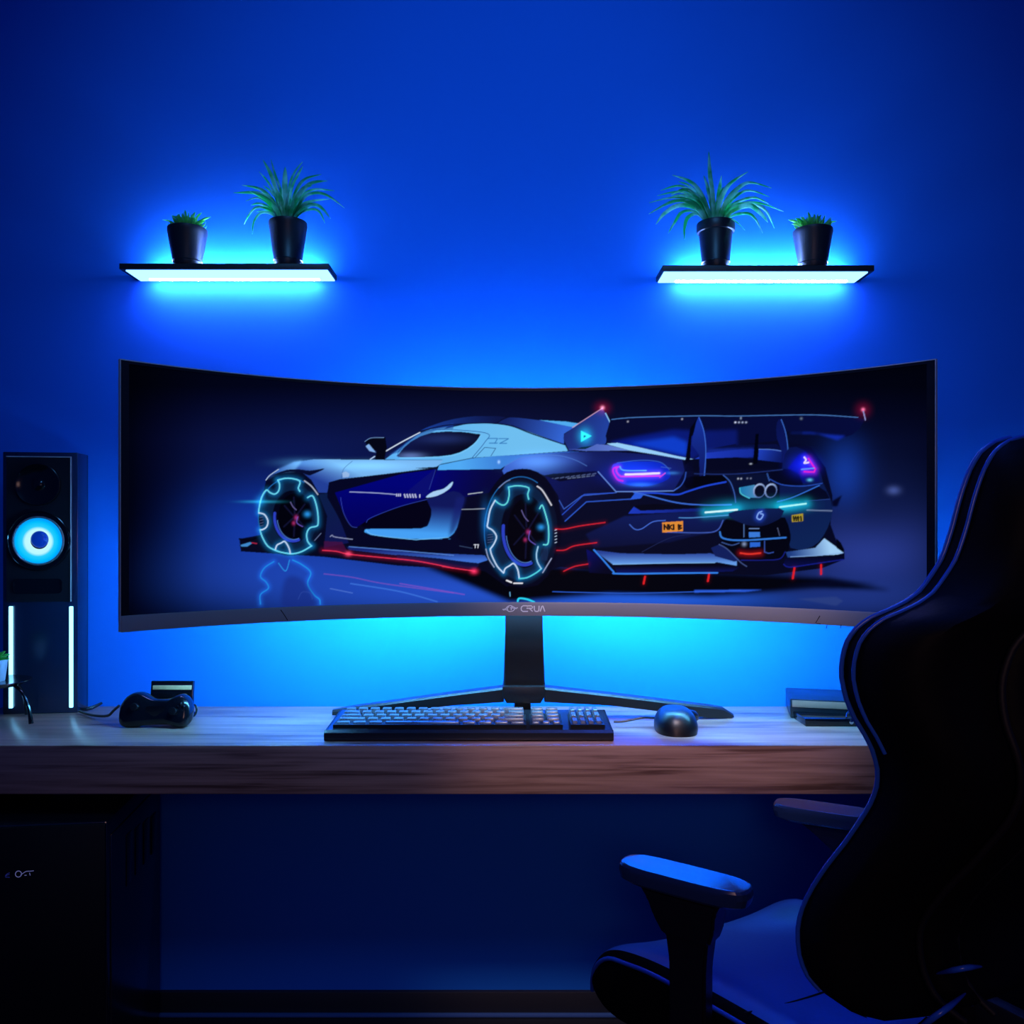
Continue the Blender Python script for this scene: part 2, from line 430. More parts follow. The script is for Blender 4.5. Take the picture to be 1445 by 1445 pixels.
stroke(A(1330, 465, 1290, 590), (50, 70, 170), 0.8, 0.7)
# intake scoop
fill(A(860, 815, 930, 770, 1100, 705, 1270, 655, 1300, 690, 1295, 760, 1270, 810, 1230, 835, 1100, 838, 900, 832), (2, 1, 20), sm=3)
stroke(A(890, 800, 920, 770, 1100, 700, 1290, 650), (40, 60, 170), 1.0, 0.8)
fill(A(1275, 655, 1330, 640, 1445, 600) + B(430, 640, 410, 720, 385, 830, 340, 890, 260, 905) + A(1445, 905, 1180, 905, 920, 880, 880, 845, 1000, 842, 1240, 838, 1290, 800, 1305, 720), (14, 22, 90), (70, 160, 245), (A(1300, 690)[0], A(1290, 870)[0]), sm=2)
fill(B(380, 640, 440, 640, 405, 760, 370, 850, 330, 895, 345, 800), (20, 30, 110), alpha=0.7, blur=2)
stroke(A(890, 848, 940, 880, 1180, 908) + B(150, 908, 330, 895), (110, 190, 250), 1.2, 0.8)
fill(B(185, 640, 230, 605, 300, 585, 355, 540, 345, 575, 300, 610, 240, 635), (165, 205, 245), sm=3)
stroke(B(455, 620, 545, 608), (190, 200, 215), 1.2, 0.8); stroke(B(415, 718, 560, 713), (170, 180, 200), 1.2, 0.8)
fill(B(415, 720, 560, 720, 560, 1010, 380, 900), (3, 4, 26), alpha=0.85, blur=1)
stroke(B(400, 950, 480, 965), (60, 80, 120), 1.0, 0.7)
stroke(B(492, 942, 506, 942), (220, 225, 240), 1.0); stroke(B(500, 942, 500, 962), (220, 225, 240), 1.0); stroke(B(511, 942, 520, 942, 516, 962), (220, 225, 240), 1.0, sm=0)
# sill and red line
fill(A(765, 955, 1100, 975, 1445, 1015) + B(0, 985, 560, 1010, 580, 1040, 520, 1060, 0, 1010) + A(1445, 1045, 1000, 1000, 780, 975), (20, 34, 110), (60, 110, 210), ((500, 775), (500, 790)))
stroke(A(780, 955, 1100, 980, 1445, 1010), (90, 140, 225), 1.4, 0.7)
fill(B(0, 1005, 280, 1030, 530, 1065, 500, 1100, 280, 1075, 0, 1040), (10, 16, 60))
fill(A(620, 920, 735, 925, 770, 990, 620, 975), (70, 14, 60), alpha=0.7)
stroke(A(610, 978, 700, 985, 780, 1003, 1000, 1025, 1200, 1045, 1380, 1078, 1445, 1092) + B(290, 1080, 400, 1097, 495, 1110), (235, 50, 85), 1.4, 0.95, 2.5, (220, 20, 60), 0.10)
blob(*A(775, 1000)[0], 3.0, 2.2, (255, 70, 110), 0.9); blob(*B(492, 1112)[0], 3.2, 2.4, (255, 50, 100), 0.9)
stroke(A(660, 890, 672, 882, 690, 893, 800, 908), (150, 160, 200), 1.4, 0.7)
# cabin
fill(A(1010, 398, 1230, 232, 1320, 200, 1445, 165) + B(300, 205, 460, 170, 600, 168, 720, 182, 860, 230, 1070, 305, 1090, 345, 620, 380, 480, 388, 270, 430, 300, 402, 0, 400), (90, 175, 242), (110, 190, 240), ((560, 640), (720, 640)))
fill(B(150, 215, 290, 160, 430, 130, 560, 122, 700, 130, 650, 165, 460, 168, 300, 195), (24, 60, 150), (10, 20, 70), ((600, 600), (700, 585)), sm=2)
fill(A(1030, 372, 1230, 232, 1445, 165, 1445, 205, 1330, 215, 1240, 255, 1110, 350), (20, 60, 150), alpha=0.6)
stroke(A(1015, 345, 1120, 285, 1230, 228), (205, 220, 240), 1.6, 0.95)
fill(B(20, 385, 15, 360, 90, 285, 220, 228, 400, 222, 500, 235, 535, 243, 490, 300, 400, 355, 270, 380), (12, 18, 66), (5, 6, 30), (B(80, 300)[0], B(420, 340)[0]), sm=2)
blob(*B(90, 375)[0], 12, 3, (120, 150, 220), 0.5); blob(*B(300, 268)[0], 26, 5, (40, 60, 130), 0.4)
stroke(B(10, 385, 14, 345, 95, 262, 220, 212, 400, 212, 580, 235, 560, 290, 480, 388), (18, 60, 140), 1.0, 0.8)
stroke(B(20, 390, 280, 383, 400, 360, 490, 305, 535, 245), (120, 200, 250), 1.4, 0.8)
stroke(B(500, 386, 560, 322, 630, 328, 600, 376), (20, 60, 120), 0.9, 0.9, sm=0)
for q in (B(580, 265, 640, 265), B(590, 295, 640, 295), B(640, 268, 625, 295), B(650, 266, 710, 266), B(655, 296, 700, 296), B(710, 268, 660, 295)): stroke(q, (40, 110, 180), 1.4, 0.8)
stroke(B(150, 220, 290, 185, 460, 170, 600, 168, 730, 186, 860, 235, 1070, 305), (8, 18, 60), 1.6)
fill(B(640, 165, 720, 128, 905, 145, 1130, 195, 1065, 235, 1065, 300, 860, 228, 740, 182), (18, 34, 100), (50, 100, 210), (B(700, 150)[0], B(1040, 280)[0]))
fill(B(910, 148, 1080, 158, 1160, 170, 1130, 195, 1080, 185), (80, 170, 240))
stroke(B(640, 165, 720, 128, 905, 146), (6, 12, 50), 1.4)
# shoulder line and rear haunch
fill(B(270, 435, 480, 392, 620, 378, 860, 365, 1100, 348, 1160, 350, 1000, 362, 780, 390, 690, 440, 660, 460, 260, 466), (80, 170, 245), (40, 90, 190), (B(400, 430)[0], B(900, 380)[0]))
fill(B(690, 440, 780, 388, 900, 370, 1160, 350) + C(440, 400, 940, 440, 960, 540, 880, 685, 460, 690, 380, 600, 320, 540, 0, 560) + B(940, 500, 830, 458, 740, 470, 690, 510, 672, 470), (58, 96, 200), (16, 26, 92), (B(800, 400)[0], B(1180, 560)[0]))
blob(*B(900, 415)[0], 22, 8, (100, 170, 250), 0.55); blob(*B(1020, 400)[0], 26, 6, (60, 90, 190), 0.35)
stroke(B(690, 440, 790, 390, 900, 375, 1020, 372, 1130, 400, 1210, 440), (90, 140, 230), 1.0, 0.5)
for k in range(9): stroke([B(975 + k * 34, 525 - k * 4)[0], B(995 + k * 34, 520 - k * 4)[0]], (110, 130, 190), 1.8, 0.35)
for k in range(6): stroke([B(1090 + k * 30, 520 - k * 3)[0], B(1108 + k * 30, 518 - k * 3)[0]], (130, 150, 200), 1.6, 0.4)
fill(B(940, 500, 1040, 540, 1280, 500, 1400, 610) + C(590, 695, 560, 750, 400, 750, 250, 765, 90, 910, 60, 850, 40, 720), (12, 20, 84), (6, 9, 40), (B(1000, 540)[0], B(1300, 760)[0]))
stroke(B(1035, 660, 1065, 715, 1180, 630, 1400, 610), (60, 100, 210), 1.2, 0.8, sm=0)
stroke(C(70, 858, 230, 710, 440, 700), (40, 80, 210), 1.4, 0.8, sm=0); stroke(C(90, 905, 245, 765, 400, 755, 560, 745), (46, 90, 210), 1.6, 0.8, sm=0)
stroke(C(330, 545, 460, 690, 560, 690, 880, 685, 930, 650), (110, 150, 235), 1.4, 0.8, sm=0)
blob(*B(650, 415)[0], 1.2, 1.6, (200, 225, 255), 0.6)
# rear wheel arch
fill(B(560, 800, 570, 660, 620, 560, 700, 480, 800, 458, 900, 480, 980, 560, 1030, 680, 1050, 850, 1010, 1050, 900, 1200, 700, 1200, 580, 1050), (3, 4, 26), sm=2)

def wheel(cx, cy, rx, ry, paths, F, glow):
    fill(ell(cx, cy, rx, ry), (6, 14, 40))
    stroke(ell(cx, cy, rx - 0.5, ry - 0.5) [18:34], (30, 110, 190), 1.2, 0.8)
    fill(ell(cx, cy, rx * 0.86, ry * 0.9), (9, 30, 62))
    fill(ell(cx + rx * 0.08, cy, rx * 0.62, ry * 0.68), (3, 4, 22))
    fill(ell(cx + rx * 0.14, cy, rx * 0.5, ry * 0.6), (1, 1, 9))
    q = ell(cx + rx * 0.1, cy, rx * 0.58, ry * 0.62)
    stroke(q[8:22], (44, 66, 200), 4.0 * rx / 48, 0.9)
    stroke(ell(cx + rx * 0.12, cy, rx * 0.52, ry * 0.58)[8:20], (90, 140, 225), 1.0, 0.7)
    for a in (35, 95, 150, 215, 265, 320):
        ca, sa = math.cos(R_(a)), math.sin(R_(a))
        stroke([(cx + rx * (0.16 + 0.08 * ca), cy + ry * 0.08 * sa), (cx + rx * (0.16 + 0.4 * ca), cy + ry * 0.5 * sa)], (16, 18, 50), 2.4, 0.8)
    stroke([(cx + rx * 0.02, cy - ry * 0.38), (cx + rx * 0.1, cy - ry * 0.26), (cx + rx * 0.2, cy - ry * 0.18)], (120, 110, 180), 1.2, 0.7)
    blob(cx + rx * 0.55, cy - ry * 0.07, 3, 2.6, (40, 150, 235), 0.9)
    blob(cx + rx * 0.2, cy + ry * 0.02, 1.8, 2.2, (200, 60, 150), 0.6); blob(cx + rx * 0.12, cy + ry * 0.16, 1.5, 1.8, (200, 50, 120), 0.6)
    stroke([(cx + rx * 0.25, cy), (cx + rx * 0.22, cy + ry * 0.15), (cx + rx * 0.4, cy + ry * 0.25)], (110, 90, 200), 1.2, 0.8)
    for p, c in paths: stroke(F(*p), c, 1.9, 1.0, 3.2, (20, 150, 235), glow, sm=3)

tq, wq = (105, 215, 240), (190, 215, 245)
fw = [((325, 530, 337, 560, 330, 600, 305, 620, 275, 610, 252, 594, 222, 640, 205, 715, 205, 740), tq), ((205, 740, 240, 750, 262, 790, 254, 828, 230, 845, 212, 847), wq),
      ((212, 847, 225, 890, 260, 950, 310, 978, 355, 992, 420, 1000, 480, 985, 540, 950), tq), ((310, 972, 320, 945, 345, 932, 370, 922, 395, 960, 405, 998), wq),
      ((540, 950, 515, 920, 510, 870, 530, 835, 570, 825, 582, 808, 580, 740, 565, 670, 545, 630, 515, 642), tq), ((325, 530, 390, 518, 465, 536, 456, 580, 466, 602), tq)]
wheel(*A(402, 765)[0], 45, 55, fw, A, 0.22)
stroke(A(495, 535, 540, 570, 580, 622), (190, 200, 225), 1.6, 0.8); stroke(A(560, 915, 600, 870), (120, 140, 190), 1.0, 0.6)
blob(*A(215, 668)[0], 16, 1.3, (40, 180, 220), 0.6); blob(*A(215, 668)[0], 5, 5, (30, 140, 220), 0.5)
for k in range(4): stroke(A(212, 770 + k * 18, 232, 765 + k * 18), (90, 100, 150), 0.9, 0.6)
rw = [((712, 575, 716, 620, 705, 670, 680, 690, 650, 680, 626, 660), (95, 215, 220)), ((626, 660, 595, 720, 580, 800, 578, 830, 610, 850, 635, 890, 620, 935, 595, 970), wq), ((595, 970, 605, 1010, 640, 1080, 680, 1122), wq),
      ((682, 1120, 690, 1095, 720, 1075, 745, 1062, 770, 1100, 780, 1158), wq), ((780, 1158, 830, 1152, 890, 1120, 920, 1095), (80, 210, 225)), ((920, 1095, 895, 1050, 890, 1000, 900, 955), (150, 200, 235)),
      ((712, 575, 770, 566, 840, 580, 834, 620, 840, 652), (95, 215, 225)), ((910, 712, 926, 690, 945, 740, 965, 820, 968, 900, 960, 940, 935, 942), (100, 220, 225))]
wheel(*B(790, 855)[0], 52, 77, rw, B, 0.20)
stroke(B(895, 570, 930, 600, 985, 690), (215, 215, 230), 2.0, 0.85); stroke(B(650, 580, 690, 545, 720, 530), (130, 140, 180), 1.4, 0.7)
stroke(B(568, 970, 585, 1030, 620, 1085), (160, 180, 225), 1.4, 0.8); stroke(B(700, 1170, 730, 1182), (225, 225, 235), 2.2); stroke(B(745, 1188, 800, 1188), (225, 225, 235), 1.8)
stroke(B(930, 1120, 985, 1030), (160, 170, 210), 1.6, 0.8)
for k in range(5): stroke(B(1008, 850 + k * 20, 1018, 846 + k * 20), (190, 205, 235), 1.2, 0.8)
for k in range(4): stroke(B(580, 880 + k * 16, 612, 876 + k * 16), (80, 100, 150), 0.9, 0.6)
for k in range(5): stroke(B(920 + k * 10, 960, 920 + k * 9, 1040), (40, 60, 110), 0.8, 0.6)
blob(*B(562, 790)[0], 4, 16, (20, 110, 200), 0.4)
# mirror
fill(A(880, 285, 920, 262, 1010, 258, 1020, 320, 1005, 400, 945, 400, 955, 345, 900, 320), (3, 4, 18))
fill(A(885, 315, 905, 300, 950, 355, 910, 345), (130, 175, 235)); stroke(A(915, 398, 942, 380), (170, 200, 240), 1.6)
stroke(A(880, 285, 920, 262, 1000, 260), (120, 160, 215), 0.9, 0.7)
# ---- wing
fill(B(1065, 240, 1310, 72, 1360, 165, 1330, 300, 1180, 320, 1100, 348, 1062, 270), (26, 40, 110), (34, 70, 170), ((800, 600), (860, 625)))
fill(C(100, 380, 240, 380, 320, 345, 400, 350, 560, 390, 240, 395), (60, 80, 170), (100, 130, 215), ((800, 630), (880, 630)))
stroke(B(1120, 195, 1310, 72), (190, 150, 190), 1.4, 0.8, sm=0); stroke(B(1330, 105, 1360, 165), (130, 190, 240), 1.6)
fill(C(205, 245, 285, 285, 205, 330), (50, 220, 245)); blob(*C(235, 285)[0], 6, 7, (20, 190, 240), 0.8); fill(C(225, 278, 245, 286, 225, 300), (10, 60, 140))
blob(*C(362, 80)[0], 1.8, 1.8, (255, 150, 190), 1.2); blob(*C(362, 82)[0], 6, 5, (220, 20, 80), 0.22)
fill(C(420, 165, 600, 148, 1065, 138) + D(600, 135, 900, 133, 1190, 150, 1240, 165, 1205, 230, 1150, 275, 1040, 312, 960, 270, 860, 262, 660, 250, 600, 320, 400, 340, 100, 400) + C(960, 450, 400, 340, 385, 285), (4, 7, 44), (5, 10, 56), ((860, 600), (1200, 600)))
fill(C(410, 335, 560, 300, 880, 240, 1080, 250, 1342, 240, 1342, 370, 1110, 400, 1020, 455), (6, 30, 150), (10, 24, 110), ((870, 610), (1010, 640)), alpha=0.85, blur=2.5)
fill(C(560, 340, 880, 290, 980, 330, 980, 430, 760, 380), (14, 66, 215), alpha=0.8, blur=2.5)
fill(C(395, 340, 470, 335, 620, 365, 900, 430, 1030, 455, 960, 458, 780, 425, 560, 390, 420, 352), (150, 205, 250))
fill(C(1110, 385, 1342, 340) + D(300, 350, 600, 345, 630, 380, 300, 372) + C(1120, 402), (6, 12, 60))
fill(C(1120, 408, 1342, 385) + D(440, 380, 440, 440, 90, 450) + C(1030, 455), (30, 60, 190), (12, 26, 110), ((1000, 635), (1070, 645)))
stroke(C(430, 165, 600, 150, 1065, 138) + D(300, 140, 600, 134, 900, 132, 1190, 150), (70, 120, 190), 1.2, 0.9)
fill(D(660, 262, 850, 260, 960, 275, 1100, 285, 1040, 315, 900, 270, 760, 265), (20, 50, 190), alpha=0.7, blur=1.5)
fill(D(90, 380, 430, 372, 430, 440, 90, 440), (24, 52, 180), alpha=0.5, blur=1.5)
fill(D(470, 380, 620, 385, 640, 400, 640, 480, 460, 485), (30, 64, 190), (8, 18, 80), ((1070, 635), (1105, 655)))
stroke(D(470, 382, 560, 384, 640, 396), (90, 130, 220), 1.2, 0.8)
fill(C(1000, 455, 1342, 440) + D(640, 480, 640, 520, 0, 540) + C(960, 540), (3, 5, 30))
for q in (C(547, 180), C(942, 162), C(1330, 186)): blob(*q[0], 0.8, 0.8, (190, 190, 215), 0.8)
for k in range(4): blob(*D(298 + k * 26, 186)[0], 0.9, 0.8, (190, 205, 240), 0.8)
blob(*D(338, 155)[0], 0.8, 1.2, (160, 180, 210), 0.7); blob(*D(778, 158)[0], 1.2, 1.2, (150, 170, 190), 0.4)
# wing pillars
fill(C(1000, 230, 1062, 145, 1062, 240, 1010, 290, 1000, 470, 960, 500), (1, 2, 16))
fill(C(1062, 145, 1100, 240, 1118, 400, 1105, 625, 1070, 610, 1065, 420, 1010, 350, 1030, 250), (20, 46, 150), (10, 22, 90), ((985, 600), (995, 680)), sm=2)
stroke(C(1065, 150, 1100, 250, 1115, 400, 1100, 620), (60, 110, 220), 1.2, 0.9)
fill(D(600, 190, 632, 165, 668, 260, 682, 420, 660, 605, 645, 600, 640, 420, 600, 300), (8, 18, 80), (12, 24, 100), ((1100, 600), (1105, 670)), sm=2)
stroke(D(632, 165, 666, 270, 682, 430, 660, 600), (60, 110, 210), 1.2, 0.85)
fill(D(445, 270, 468, 268, 458, 485, 425, 490), (0, 1, 10)); blob(*D(410, 488)[0], 1.2, 0.7, (190, 200, 220), 0.8)
blob(*D(1228, 93)[0], 1.6, 1.6, (255, 120, 170), 1.1); blob(*D(1228, 95)[0], 6, 6, (200, 20, 80), 0.2); stroke(D(1230, 105, 1245, 168), (150, 150, 215), 1.6, 0.9)
# ---- tail
fill(D(690, 370, 800, 390, 900, 510, 935, 620, 980, 720, 1005, 800, 990, 900, 940, 1010, 860, 1090, 700, 1100, 620, 800, 640, 500), (8, 18, 70), (12, 34, 84), ((1120, 640), (1150, 760)), sm=2)
fill(D(560, 540, 700, 525, 760, 560, 790, 640, 640, 640, 570, 600), (3, 5, 30), sm=2)
fill(D(680, 520, 760, 420, 810, 400, 890, 520, 920, 620, 790, 630, 760, 560), (4, 8, 150), (6, 14, 90), ((1130, 650), (1150, 680)), alpha=0.9, blur=1.0)
blob(*D(800, 500)[0], 12, 9, (20, 40, 255), 0.7)
stroke(D(800, 440, 812, 460, 800, 482, 830, 478), (225, 215, 255), 2.4, 1, 3, (60, 60, 255), 0.5); stroke(D(830, 450, 880, 525, 872, 548, 800, 545), (235, 40, 200), 2.0, 0.95, 3, (160, 20, 220), 0.5, sm=0)
stroke(D(780, 528, 870, 520), (90, 150, 255), 2.0, 0.9)
blob(*D(840, 605)[0], 2.4, 1.4, (100, 210, 235), 0.8)
stroke(D(550, 600, 640, 640, 790, 650, 930, 630), (40, 80, 190), 1.4, 0.8)
fill(D(640, 745, 900, 650, 960, 690, 985, 740, 800, 770, 640, 790), (4, 7, 34))
stroke(D(600, 765, 720, 730, 910, 645), (50, 110, 215), 1.6, 0.85); stroke(D(800, 760, 985, 745), (40, 70, 150), 1.0, 0.7); stroke(D(820, 825, 1000, 830), (130, 150, 190), 2.0, 0.5)
fill(D(1000, 760, 1075, 715, 1040, 800, 1005, 800), (3, 5, 36), blur=1)
# centre of the tail
fill(C(960, 600, 980, 590, 1250, 570) + D(220, 575, 300, 770, 0, 780) + C(900, 770, 640, 700, 590, 700, 880, 690, 930, 640), (4, 7, 34))
fill(C(960, 610, 1010, 580, 1240, 575, 1250, 620, 1100, 650, 975, 665), (0, 1, 10), sm=2)
stroke(C(600, 702, 740, 700, 900, 712, 980, 690, 1110, 650, 1260, 620), (30, 70, 215), 2.4, 0.9)
stroke(C(590, 695, 680, 715, 900, 770, 1100, 788, 1300, 785), (60, 110, 220), 2.0, 0.85)
fill(C(560, 750, 600, 700, 660, 715, 640, 740), (40, 90, 220))
fill(C(600, 790, 740, 780, 1000, 790, 1300, 800, 1300, 815, 1000, 805, 600, 830), (3, 4, 20))
fill(C(550, 850, 590, 800, 640, 830, 900, 820, 1110, 810, 1100, 835, 800, 845, 600, 850), (26, 56, 190), (12, 24, 100), ((890, 720), (1000, 720)))
stroke(C(970, 550, 960, 600, 930, 650, 880, 685), (50, 90, 200), 1.6, 0.7)
fill(C(520, 870, 900, 840, 1342, 830, 1250, 900, 1200, 980, 1000, 1020, 850, 1060, 300, 1100, 240, 1000), (12, 24, 84), (8, 14, 54), ((900, 730), (900, 770)), blur=1)
stroke(C(560, 930, 600, 965, 650, 960, 730, 910, 820, 900), (70, 110, 220), 1.4, 0.85); stroke(C(820, 985, 1100, 990, 1200, 970, 1240, 900), (70, 100, 200), 1.6, 0.7)
stroke(C(920, 880, 1030, 880, 1300, 860), (90, 160, 235), 1.4, 0.7); stroke(C(650, 1130, 780, 1060, 880, 1020, 1000, 1000), (30, 40, 90), 1.0, 0.7)
fill(D(220, 570, 530, 560, 550, 620, 600, 640, 600, 770, 300, 780), (6, 14, 48))
stroke(D(210, 570, 260, 620, 290, 700, 300, 770), (60, 100, 190), 1.4, 0.8); stroke(D(530, 560, 545, 610), (50, 90, 170), 2.0, 0.7)
stroke(D(0, 560, 300, 562, 640, 530), (30, 50, 120), 1.6, 0.7)
for k in range(2): blob(*D(318 + k * 22, 596)[0], 0.8, 0.8, (200, 210, 235), 0.8); blob(*D(385 + k * 25, 594)[0], 0.8, 0.8, (130, 140, 170), 0.8)
fill(D(330, 660, 340, 700, 400, 735, 480, 735, 440, 640), (30, 130, 190), (90, 150, 200), ((1045, 690), (1070, 690)), alpha=0.85)
stroke(D(330, 665, 340, 705, 400, 738), (80, 210, 235), 1.6, 0.8)
for cxx in (472, 556):
    fill(ell(*D(cxx, 683)[0], 8.6, 10.4, rot=0.35), (165, 185, 225), (70, 100, 170), (D(cxx - 30, 640)[0], D(cxx + 30, 730)[0])); fill(ell(*D(cxx + 2, 686)[0], 7.0, 8.6, rot=0.35), (6, 10, 34))
blob(*D(280, 800)[0], 18, 6, (10, 130, 170), 0.7); blob(*D(640, 790)[0], 20, 6, (10, 150, 180), 0.7)
stroke(D(80, 842, 200, 832, 310, 822), (210, 250, 255), 2.6, 1, 5, (20, 190, 220), 0.5); stroke(D(622, 803, 720, 790, 812, 778), (170, 250, 250), 2.4, 1, 5, (20, 190, 220), 0.5)
blob(*D(450, 805)[0], 30, 5, (8, 70, 110), 0.4)
fill(D(300, 830, 620, 810, 640, 860, 580, 920, 480, 940, 370, 930, 250, 870), (12, 30, 84), (8, 18, 60), ((1060, 720), (1065, 745)), sm=2)
stroke(D(490, 835, 468, 845, 455, 880, 480, 892, 500, 860, 480, 850), (130, 170, 245), 1.8, 0.95, 3, (40, 80, 220), 0.4)
# diffuser and exhaust centre
fill(D(190, 990, 230, 890, 380, 935, 490, 945, 600, 900, 660, 880, 700, 1000, 690, 1080, 640, 1180, 330, 1190, 200, 1060), (1, 2, 14), sm=2)
fill(D(395, 985, 475, 985, 478, 1020, 398, 1025), (56, 120, 215)); fill(D(405, 1060, 478, 1058, 480, 1090, 405, 1095), (40, 100, 210))
stroke(D(185, 985, 210, 1030, 350, 1045, 665, 1025), (50, 120, 215), 2.4, 0.95); stroke(D(200, 1060, 270, 1080, 325, 1065), (60, 90, 160), 1.6, 0.7)
stroke(D(400, 960, 470, 960), (120, 150, 210), 1.4, 0.8); stroke(D(510, 1050, 510, 1130, 540, 1140, 575, 1132), (50, 80, 170), 1.6, 0.8, sm=0); stroke(D(605, 955, 620, 1010), (90, 100, 140), 1.2, 0.7)
stroke(D(360, 930, 360, 1020), (90, 130, 200), 1.4, 0.6); blob(*D(362, 1072)[0], 2, 2, (160, 180, 225), 0.6)
stroke(D(335, 1138, 400, 1145, 480, 1138), (225, 50, 40), 2.4, 0.95, 3, (200, 20, 10), 0.3)
# licence-plate style yellow signs
fill(C(797, 915, 948, 905, 948, 978, 800, 988), (226, 140, 52))
for x in (812, 846, 880, 916): stroke(C(x, 932, x + 1, 965), (30, 18, 16), 2.6)
stroke(C(814, 935, 836, 962), (30, 18, 16), 2.2); stroke(C(836, 930, 836, 966), (30, 18, 16), 2.0); stroke(C(850, 948, 868, 934), (30, 18, 16), 2.0); stroke(C(850, 948, 872, 966), (30, 18, 16), 2.0)
stroke(C(916, 934, 936, 938, 922, 948, 938, 956, 918, 966), (30, 18, 16), 2.0)
fill(D(708, 862, 790, 850, 792, 905, 710, 912), (172, 150, 44))
for x in (722, 738, 754, 774): stroke(D(x, 872, x + 3, 900), (24, 22, 14), 2.4)
stroke(D(722, 884, 760, 880), (24, 22, 14), 2.0)
# lower winglets
fill(C(245, 1110, 330, 1150, 450, 1290, 400, 1290, 265, 1280), (6, 10, 90), (3, 4, 30), ((830, 780), (850, 808)))
fill(C(295, 1115, 500, 1140, 900, 1148, 1150, 1140, 1340, 1195, 1340, 1230, 1200, 1205, 440, 1222), (40, 66, 150), (100, 155, 230), ((900, 780), (900, 795)))
fill(C(440, 1222, 1200, 1208, 1342, 1235) + D(330, 1240, 280, 1270) + C(1000, 1282, 470, 1285), (2, 3, 22), (10, 20, 100), ((900, 798), (900, 808)))
stroke(C(300, 1115, 360, 1180, 440, 1270, 480, 1288, 900, 1284, 1200, 1282), (50, 130, 240), 2.2, 0.95); stroke(C(440, 1220, 800, 1212, 1180, 1208), (130, 185, 240), 1.2, 0.8)
fill(D(180, 1075, 230, 1100, 330, 1190, 290, 1200, 150, 1160, 120, 1100), (16, 30, 90)); stroke(D(180, 1075, 240, 1110, 330, 1200, 380, 1235), (70, 90, 150), 1.4, 0.8)
stroke(D(340, 1190, 500, 1190, 620, 1180, 660, 1130), (20, 30, 130), 1.6, 0.8)
fill(D(665, 1130, 880, 1100, 945, 1030, 1090, 1135, 1040, 1150, 680, 1172), (30, 60, 130), (160, 205, 245), (D(700, 1150)[0], D(980, 1080)[0]))
fill(D(1032, 1030, 1065, 1060, 1090, 1110, 1092, 1180, 1085, 1135, 1035, 1100), (1, 2, 14))
fill(D(665, 1172, 1040, 1150, 1092, 1140, 1092, 1185, 900, 1215, 690, 1245, 650, 1215), (2, 4, 30), (8, 12, 80), ((1110, 785), (1110, 802)))
stroke(D(700, 1165, 900, 1155, 1080, 1135), (130, 170, 225), 1.2, 0.7); stroke(D(650, 1220, 700, 1240, 900, 1212, 1085, 1185), (20, 30, 140), 1.6, 0.8)
# red lights
for q in (C(20, 962, 90, 962, 200, 940, 380, 915), C(30, 1118, 90, 1115, 160, 1085, 320, 1062), C(80, 1270, 160, 1235, 255, 1218)): stroke(q, (205, 32, 50), 1.6, 0.95, 2.5, (190, 10, 30), 0.06)
for q in (C(672, 1310, 662, 1360), C(1138, 1295, 1130, 1342), D(728, 1248, 716, 1322), D(922, 1225, 922, 1290)): stroke(q, (225, 30, 36), 2.8, 0.95, 2.5, (190, 10, 20), 0.05)
fill(D(1000, 1330, 1340, 1360, 1200, 1375, 600, 1385), (4, 8, 40), alpha=0.7, blur=3)
# taillight, near side
fill(C(430, 520, 470, 480, 640, 470, 780, 480, 850, 540, 840, 600, 700, 650, 560, 645, 470, 610), (8, 60, 225), (6, 30, 170), ((860, 655), (940, 680)), sm=3)
blob(*C(620, 560)[0], 26, 10, (30, 60, 255), 0.55); blob(*C(640, 640)[0], 12, 2, (60, 140, 255), 0.6)
stroke(C(480, 510, 445, 520, 440, 550, 470, 600, 510, 612), (210, 40, 220), 2.2, 0.95, 3, (140, 20, 220), 0.4); stroke(C(465, 515, 465, 545, 490, 575, 530, 580, 780, 575), (215, 60, 235), 2.4, 0.9, 3, (120, 30, 240), 0.4)
stroke(C(490, 508, 520, 535, 680, 537), (90, 180, 255), 1.8, 0.9); stroke(C(530, 565, 650, 562, 775, 556), (235, 225, 255), 3.0, 1.0, 3, (120, 80, 255), 0.5); stroke(C(780, 585, 818, 556), (200, 70, 225), 1.8)
stroke(C(470, 480, 640, 462, 780, 475, 850, 530), (60, 110, 230), 1.0, 0.7)
stroke(C(790, 510, 860, 520), (70, 110, 200), 1.2, 0.5); blob(*C(870, 555)[0], 6, 1.5, (60, 140, 220), 0.5)
# dark rim of the picture
CAN *= np.clip((xx - 172) / 120, 0.12, 1)[..., None] ** 0.7
CAN = np.clip(CAN, 0, 1)

# ------------------------------------------------------------------ monitor
MR, MCX, MCY = 0.971, 0.027, 0.757          # radius and centre of the screen's curve
Z_T, Z_B = EYE + 0.294, EYE - 0.168
Z_ST, Z_SB = EYE + 0.288, EYE - 0.1405
TM = R_(45.3)
def cyl(th, r, z): return Vector((MCX + r * math.sin(th), MCY + r * math.cos(th), z))
def sweep(bm, prof, t0, t1, n=72):
    """closed profile (radius, z) swept along the curve"""
    loft(bm, [[cyl(t0 + (t1 - t0) * i / n, r, z) for r, z in prof] for i in range(n + 1)])

